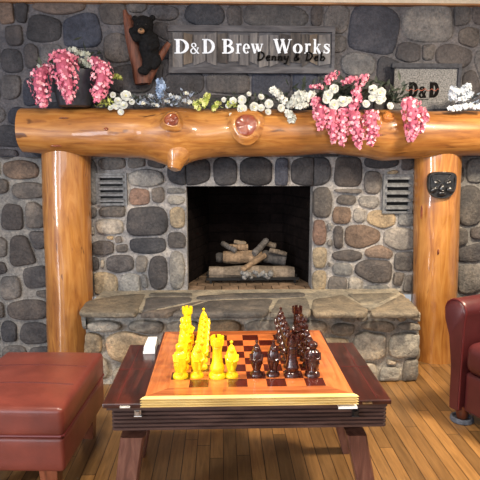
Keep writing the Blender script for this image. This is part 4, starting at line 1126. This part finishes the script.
m = MB(); m.ball(ff_(0, -4.6, .042), (.011, .007, .007), 12, 8, FM); m.build('nose', EYEM, mz)

# ------------------------------------------------------------------ bear on a forked branch
BYY = WY - .08
bp = lambda px, py, d=0: PY(px, py, BYY - d)
bear = thing('bear_carving', 'black bear cub figure climbing a forked branch on the wall', 'wall decoration', (bp(143, 81).x, BYY, bp(143, 82).z))
m = MB(); m.tube([bp(143, 84), bp(142, 76), bp(139.5, 66), bp(135, 50), bp(131, 35), bp(127.5, 20), bp(124.5, 10)], [.052, .055, .050, .042, .036, .028, .012], 16)
for p in m.v: p += Vector((0, 0, 0)) + Vector((1, 0, 0)) * .006 * noise.noise(Vector((p.x * 60, 0, p.z * 8)))
m.build('trunk_branch', BARK, bear)
m = MB(); m.tube([bp(144, 80), bp(150, 73), bp(157, 61), bp(163, 52), bp(169, 43)], [.045, .034, .026, .022, .015], 14); m.build('side_branch', BARK, bear)
m = MB(); m.tube([bp(131, 34), bp(132, 24), bp(130, 15)], [.022, .016, .008], 10); m.build('twig', BARK, bear)
m = MB()
B = lambda px, py, d, r, rot=None: m.ball(bp(px, py, d), r, 14, 10, rot)
B(143.5, 25, .07, (.062, .055, .055))                      # head
B(134.8, 18.5, .06, .019); B(152.5, 18, .06, .019)       # ears
B(141.5, 30, .115, (.026, .03, .022))                      # muzzle root
B(147, 39, .05, (.058, .05, .06)); B(149, 48, .045, (.062, .052, .075)); B(150, 55, .045, (.056, .05, .055))
def limb(pts, rad):
    for k in range(len(pts) - 1):
        for j in range(5):
            t = j / 4; px = pts[k][0] + (pts[k + 1][0] - pts[k][0]) * t; py = pts[k][1] + (pts[k + 1][1] - pts[k][1]) * t
            d = pts[k][2] + (pts[k + 1][2] - pts[k][2]) * t; B(px, py, d, rad[k] + (rad[k + 1] - rad[k]) * t)
limb([(141, 36, .07), (136, 38, .085), (132, 31, .065)], [.028, .025, .022])    # arm round the branch
limb([(154, 38, .05), (156, 45, .07), (150, 48, .095)], [.028, .025, .022])     # other arm
limb([(149, 56, .05), (147.5, 65, .075), (145, 71, .075), (141, 70.5, .09)], [.042, .034, .027, .022])   # leg
limb([(153, 55, .04), (157, 61, .06), (154, 66, .07)], [.038, .03, .024])
bo = m.build('bear_body', FURM, bear)
rm = bo.modifiers.new('r', 'REMESH'); rm.mode = 'VOXEL'; rm.voxel_size = .006; rm.use_smooth_shade = True
sm = bo.modifiers.new('s', 'SMOOTH'); sm.iterations = 4
m = MB(); m.ball(bp(141.2, 31, .135), (.02, .02, .016)); mz = m.build('muzzle', TANM, bear)
m = MB(); m.ball(bp(141, 29.6, .154), (.009, .007, .006)); m.build('nose', EYEM, mz)
for px in (137.5, 145.5):
    m = MB(); m.ball(bp(px, 24.5, .121), .0055, 8, 6); m.build('eye', EYEM, bear)

# ------------------------------------------------------------------ flowers
fr_ = random.Random(21)
def petal(m, c, d, up, l, w, cup=.3):
    d, up = Vector(d), Vector(up); s = d.cross(up).normalized()
    p = [c, c + d * l * .5 + s * w * .5 + up * cup * l * .15, c + d * l + up * cup * l * .5, c + d * l * .5 - s * w * .5 + up * cup * l * .15]
    m.add(p, [(0, 1, 2, 3)])
def rvec():
    while True:
        v = Vector((fr_.uniform(-1, 1), fr_.uniform(-1, 1), fr_.uniform(-1, 1)))
        if .1 < v.length < 1: return v.normalized()
def floret(m, c, n, size, np_=5):
    n = Vector(n).normalized(); a = n.orthogonal().normalized(); b = n.cross(a); ph = fr_.uniform(0, 6)
    for k in range(np_):
        t = ph + 2 * PI * k / np_; petal(m, c, (a * math.cos(t) + b * math.sin(t)), n, size, size * .85, .5)
PINKS = [srgb(226, 140, 160), srgb(216, 118, 144), srgb(238, 178, 190), srgb(190, 92, 120)]
def raceme(parent, pts, rad, name='flower_spike', cols=PINKS, n=85, size=.0115, mt=None, flat=.75):
    pts = [Vector(p) for p in pts]; m = MB()
    n = int(n * 1.25)
    for k in range(n):
        t = (k + fr_.random()) / n; q = t * (len(pts) - 1); i = min(int(q), len(pts) - 2); f = q - i
        c = pts[i].lerp(pts[i + 1], f); r = rad[i] + (rad[i + 1] - rad[i]) * f
        a = fr_.uniform(0, 2 * PI); o = Vector((math.cos(a), math.sin(a) * flat, fr_.uniform(-.3, .3)))
        cc = fr_.choice(cols); j = fr_.uniform(.85, 1.1); m.col = tuple(v * j for v in cc)
        rr = r * (.55 + .45 * fr_.random() ** .5)
        floret(m, c + o * rr, o + rvec() * .5 + Vector((0, -.35, 0)), size * fr_.uniform(.8, 1.2), 5)
    m.col = tuple(v * .8 for v in cols[-1]); m.tube(pts, [max(.004, r * .5) for r in rad], 8)
    return m.build(name, mt or PINKP, parent, smooth=False)
def rose(parent, c, r, n=(0, -1, .3), name='white_bloom', petals=WHITEP):
    m = MB(); n = Vector(n).normalized(); a = n.orthogonal().normalized(); b = n.cross(a); c = Vector(c); r *= .86
    for ring, (k, l, lift, w) in enumerate(((6, 1.0, .25, 1.0), (6, .8, .6, .9), (5, .5, .9, .7))):
        ph = fr_.uniform(0, 6)
        for i in range(k):
            t = ph + 2 * PI * i / k; d = a * math.cos(t) + b * math.sin(t); s = n.cross(d); L_ = r * l; W_ = r * w * .62
            v = []
            for u, ww, h in ((.08, .3, 0), (.45, .9, lift * .25), (.8, 1.0, lift * .55), (1.0, .6, lift * .62)):
                for e in (-1, 0, 1): v.append(c + d * L_ * u + s * W_ * ww * e + n * r * (h + .12 * abs(e)))
            m.add(v, [(q * 3 + e, q * 3 + e + 1, q * 3 + e + 4, q * 3 + e + 3) for q in range(3) for e in range(2)])
    o = m.build(name, petals, parent, smooth=True, angle=180)
    m = MB(); m.ball(c + n * r * .2, r * .2, 8, 6); m.build('bloom_center', CREAM, o)
    return o
def leaves(parent, c, spread, n, size, mt, name='foliage', cols=None):
    m = MB(); c = Vector(c)
    for k in range(n):
        p = c + Vector((fr_.gauss(0, spread[0]), fr_.gauss(0, spread[1]), abs(fr_.gauss(0, spread[2])))); d = rvec()
        d.z = abs(d.z) * .6; d.normalize()
        if cols: m.col = fr_.choice(cols)
        petal(m, p, d, Vector((0, -.6, .8)), size * fr_.uniform(.7, 1.3), size * .5, .4)
    return m.build(name, mt, parent, smooth=False)
FY = MY - .03
topz = lambda px: PY(px, interp(top_pts, px), MY).z
fp_ = lambda px, py, d=0: PY(px, py, FY - d)
FRONT = .165
# vase with pink drooping spikes at the left end
vc = Vector((fp_(75, 100).x, FY, topz(75)))
vase = thing('flower_vase', 'dark vase of drooping pink flowers on the left end of the mantel', 'flower vase', vc)
VR = .105
m = MB(); m.lathe([(VR * .8, .0), (VR * .95, .01), (VR * 1.1, .08), (VR * 1.22, .17), (VR * 1.28, .205), (VR * 1.28, .215), (VR * 1.12, .215), (VR * 1.05, .19), (.001, .188)], vc, 28); m.build('vase_body', POTM, vase)
leaves(vase, vc + Vector((0, 0, .2)), (.08, .05, .06), 70, .05, GREENL)
D = .13
raceme(vase, [fp_(50, 66, .03), fp_(42, 72, .10), fp_(39, 84, D), fp_(42, 98, D), fp_(43, 107, D)], [.03, .065, .068, .052, .014], n=150)
raceme(vase, [fp_(70, 56, .05), fp_(62, 60, .10), fp_(64, 72, D + .02), fp_(68, 88, D + .03), fp_(69, 103, D + .03)], [.05, .085, .085, .06, .012], n=210)
raceme(vase, [fp_(92, 58, .05), fp_(103, 68, .10), fp_(102, 80, D), fp_(99, 92, D), fp_(97, 101, D)], [.03, .066, .068, .05, .014], n=150)
raceme(vase, [fp_(52, 58, .05), fp_(60, 52, .05), fp_(68, 55, .07)], [.02, .035, .03], n=50)
for px, py in ((73, 49), (79, 52), (85, 53), (89, 58), (95, 59), (83, 60), (88, 64), (42, 66)):
    raceme(vase, [fp_(px - 2, py, .04), fp_(px, py + 1, .05), fp_(px + 2, py + 2, .05)], [.012, .022, .014], 'white_blossom', [(.45, .47, .41), (.56, .57, .52), (.36, .39, .33)], 16, .015, PINKP)
raceme(vase, [fp_(112, 77, .02), fp_(117, 75, .03), fp_(121, 79, .04)], [.012, .014, .008], 'green_sprig', [srgb(170, 178, 96), srgb(140, 150, 70)], 26, .013)
# white-and-lime sprig right of the vase
def pt(px): return Vector((fp_(px, 100).x, FY - .03, topz(px)))
sp1 = thing('flower_spray', 'white blossoms with lime leaves beside the dark vase', 'flower spray', pt(115), group='artificial flower sprays on the mantel')
leaves(sp1, fp_(103, 107, .06), (.04, .03, .03), 46, .028, LIMEL, 'lime_foliage')
leaves(sp1, fp_(122, 104, .04), (.06, .03, .025), 36, .035, GREENL)
for px, py, r in ((126, 96, .036), (113, 95, .02), (118, 101, .026), (124, 105.5, .03), (116, 106, .024), (111, 108, .02), (121, 112, .022), (132, 102, .02)):
    rose(sp1, fp_(px, py, .09), r, (fr_.uniform(-.3, .3), -1, fr_.uniform(-.1, .6)))
# pale blue and grey spray
sp2 = thing('flower_spray', 'pale blue and grey leafy spray above the left mantel knot', 'flower spray', pt(163), group='artificial flower sprays on the mantel')
BL = [srgb(120, 132, 150), srgb(96, 104, 112), srgb(150, 162, 182), srgb(70, 78, 78)]
leaves(sp2, fp_(160, 107, .05), (.10, .035, .035), 150, .032, BLUEL, 'blue_grey_foliage', BL)
raceme(sp2, [fp_(160, 80, .05), fp_(161, 87, .05), fp_(160, 97, .05)], [.012, .022, .018], 'blue_leaf_spike', [srgb(120, 142, 176), srgb(150, 170, 200)], 34, .018)
for px, py in ((150, 95), (143, 102), (172, 95), (179, 97), (166, 100), (155, 104), (186, 92), (184, 100), (190, 101)):
    raceme(sp2, [fp_(px - 1, py, .08), fp_(px + 1, py + 2, .085)], [.014, .014], 'tiny_blossom', [srgb(190, 194, 196), srgb(150, 160, 176), srgb(206, 204, 186)], 12, .010)
# lime sprigs
sp3 = thing('flower_spray', 'small lime-green sprig between the two mantel knots', 'flower spray', pt(203), group='artificial flower sprays on the mantel')
for a in (((203, 107), (206, 98), (208, 94)), ((198, 109), (196, 103), (202, 100)), ((214, 110), (216, 104), (219, 103))):
    raceme(sp3, [fp_(x, y, .08) for x, y in a], [.012, .017, .010], 'lime_sprig', [srgb(176, 186, 92), srgb(206, 206, 140), srgb(140, 156, 62)], 26, .014)
leaves(sp3, fp_(207, 108, .05), (.05, .02, .02), 30, .028, GREENL)
# white blooms above the middle knot
sp4 = thing('flower_spray', 'row of white open blooms over the large middle knot', 'flower spray', pt(245), group='artificial flower sprays on the mantel')
leaves(sp4, fp_(245, 106, .04), (.14, .03, .03), 120, .034, GREENL)
leaves(sp4, fp_(231, 108, .1), (.02, .02, .02), 26, .026, LIMEL, 'lime_foliage')
for px, py, r in ((224, 100, .018), (228, 106, .018), (233, 101, .026), (242, 100, .030), (242, 109, .034), (254, 107, .032), (261, 108, .026), (249, 94, .016), (261, 97, .022), (269, 104, .030), (268, 112, .022), (281, 108, .026), (231, 115, .014)):
    rose(sp4, fp_(px, py, .1), r, (fr_.uniform(-.3, .3), -1, fr_.uniform(-.1, .5)))
WC = [(.56, .58, .55), (.44, .47, .45), (.68, .69, .65)]
sp5 = thing('flower_spray', 'white clustered blossoms rising left of the pink swag', 'flower spray', pt(285), group='artificial flower sprays on the mantel')
for a, rd in ((((273, 89), (276, 93), (281, 98), (286, 102)), (.022, .028, .024, .02)), (((288, 112), (291, 118), (292, 121)), (.02, .026, .014)), (((290, 107), (294, 102), (298, 95), (303, 92)), (.022, .026, .026, .018)), (((303, 101), (306, 97), (312, 93)), (.026, .034, .02)), (((300, 106), (304, 105)), (.026, .026))):
    raceme(sp5, [fp_(x, y, .1) for x, y in a], rd, 'white_cluster', WC, 46, .017)
leaves(sp5, fp_(290, 106, .04), (.07, .03, .03), 60, .034, GREENL)
# pink swag on the right
sp6 = thing('flower_swag', 'pink drooping flowers and white roses hanging over the mantel right of centre', 'flower swag', pt(350))
leaves(sp6, fp_(350, 100, .06), (.15, .04, .05), 190, .05, GREENL)
leaves(sp6, fp_(394, 104, .06), (.045, .03, .045), 70, .05, GREENL)
G = FRONT + .02
for pts, rd, n in ((((319, 106, .1), (321, 112, G), (322, 122, G), (320, 130, G)), (.04, .05, .036, .01), 95),
                   (((331, 108, .1), (332, 118, G), (333, 130, G + .01), (334, 143, G)), (.03, .044, .036, .008), 95),
                   (((342, 108, .1), (343, 120, G), (343, 134, G + .01), (342, 146, G)), (.03, .04, .036, .01), 95),
                   (((350, 110, .1), (354, 118, G + .02), (358, 132, G + .02), (359, 148, G)), (.04, .06, .05, .008), 130),
                   (((371, 112, .1), (372, 118, G), (372, 132, G + .01), (370, 145, G)), (.036, .056, .054, .016), 130),
                   (((358, 84, .1), (356, 92, .12), (358, 100, .14), (352, 110, .15)), (.02, .03, .026, .032), 80),
                   (((326, 84, .09), (331, 77, .09), (337, 72, .09)), (.024, .03, .014), 48),
                   (((343, 83, .1), (350, 80, .11), (355, 77, .1)), (.022, .03, .018), 44),
                   (((363, 86, .1), (363, 80, .11), (365, 76, .1)), (.022, .032, .022), 44),
                   (((312, 87, .08), (318, 86, .09), (321, 88, .09)), (.018, .026, .014), 34),
                   (((314, 104, .1), (316, 100, .11), (318, 98, .1)), (.02, .026, .016), 30)):
    raceme(sp6, [fp_(*p) for p in pts], rd, 'pink_spike', n=n)
for px, py, r in ((328, 95, .034), (334, 89, .032), (326, 100, .028), (334, 105, .036), (343, 102, .040), (349, 100, .022), (373, 90, .034), (380, 93, .038), (372, 98, .026), (379, 101, .028), (366, 104, .026), (383, 99, .022), (390, 106, .024)):
    rose(sp6, fp_(px, py, .13), r, (fr_.uniform(-.3, .3), -1, fr_.uniform(.0, .5)))
sp7 = thing('flower_spike', 'separate drooping pink flower cluster in front of the granite plaque', 'flower spray', pt(412))
raceme(sp7, [fp_(408, 99, .1), fp_(410, 104, .15), fp_(413, 116, G + .01), fp_(413, 130, G), fp_(410, 142, G)], [.03, .055, .066, .05, .012], 'pink_spike', n=190)
raceme(sp7, [fp_(420, 108, .14), fp_(425, 118, G), fp_(420, 133, G)], [.03, .03, .02], 'pink_spike', n=50)
sp8 = thing('flower_spray', 'white blossom spray right of the granite plaque', 'flower spray', pt(464), group='artificial flower sprays on the mantel')
for a, rd in ((((453, 98), (455, 92), (453, 88)), (.022, .026, .014)), (((462, 94), (466, 90), (468, 86)), (.02, .028, .018)), (((451, 109), (460, 107), (470, 106), (480, 108)), (.018, .026, .028, .024)), (((459, 100), (464, 98), (471, 93)), (.018, .022, .014))):
    raceme(sp8, [fp_(x, y, .08) for x, y in a], rd, 'white_cluster', [(.48, .53, .6), (.38, .43, .52), (.62, .65, .68)], 44, .017)
leaves(sp8, fp_(464, 107, .04), (.05, .02, .03), 40, .03, BLUEL, 'blue_grey_foliage', BL)

# ------------------------------------------------------------------ light
def area(name, loc, target, size, energy, color, size_y=None):
    ld = bpy.data.lights.new(name, 'AREA'); ld.energy = energy; ld.color = color; ld.size = size
    if size_y: ld.shape = 'RECTANGLE'; ld.size_y = size_y
    o = bpy.data.objects.new(name, ld); COL.objects.link(o); o.location = loc
    o.rotation_euler = (Vector(target) - Vector(loc)).to_track_quat('-Z', 'Y').to_euler(); return o
area('window_light', (-3.8, -.6, 1.25), (0, 3.2, .9), .55, 130, (.86, .92, 1.0), 1.9)
area('window_light', (-2.2, -1.9, 1.0), (-.3, 2.2, .5), .9, 30, (.84, .9, 1.0), 1.2)
area('room_light', (-.3, -2.0, 1.7), (.1, 3.2, .8), 2.4, 28, (.94, .96, 1.0), 1.2)
area('ceiling_lamp', (1.7, 2.3, 2.3), (1.6, 2.4, 0), .3, 90, (1, .84, .62))
area('ceiling_lamp', (-.6, 1.9, 2.3), (-.5, 2.2, 0), .25, 30, (1, .9, .76))
area('ceiling_lamp', (.45, 1.55, 2.3), (.35, 2.4, 0.3), .25, 32, (1, .9, .76))
w = bpy.data.worlds.new('room_ambience'); scene.world = w; w.use_nodes = True
w.node_tree.nodes['Background'].inputs[0].default_value = (.92, .95, 1.0, 1); w.node_tree.nodes['Background'].inputs[1].default_value = .5
scene.view_settings.view_transform = 'Standard'
scene.view_settings.look = 'None'
scene.view_settings.exposure = 0.0
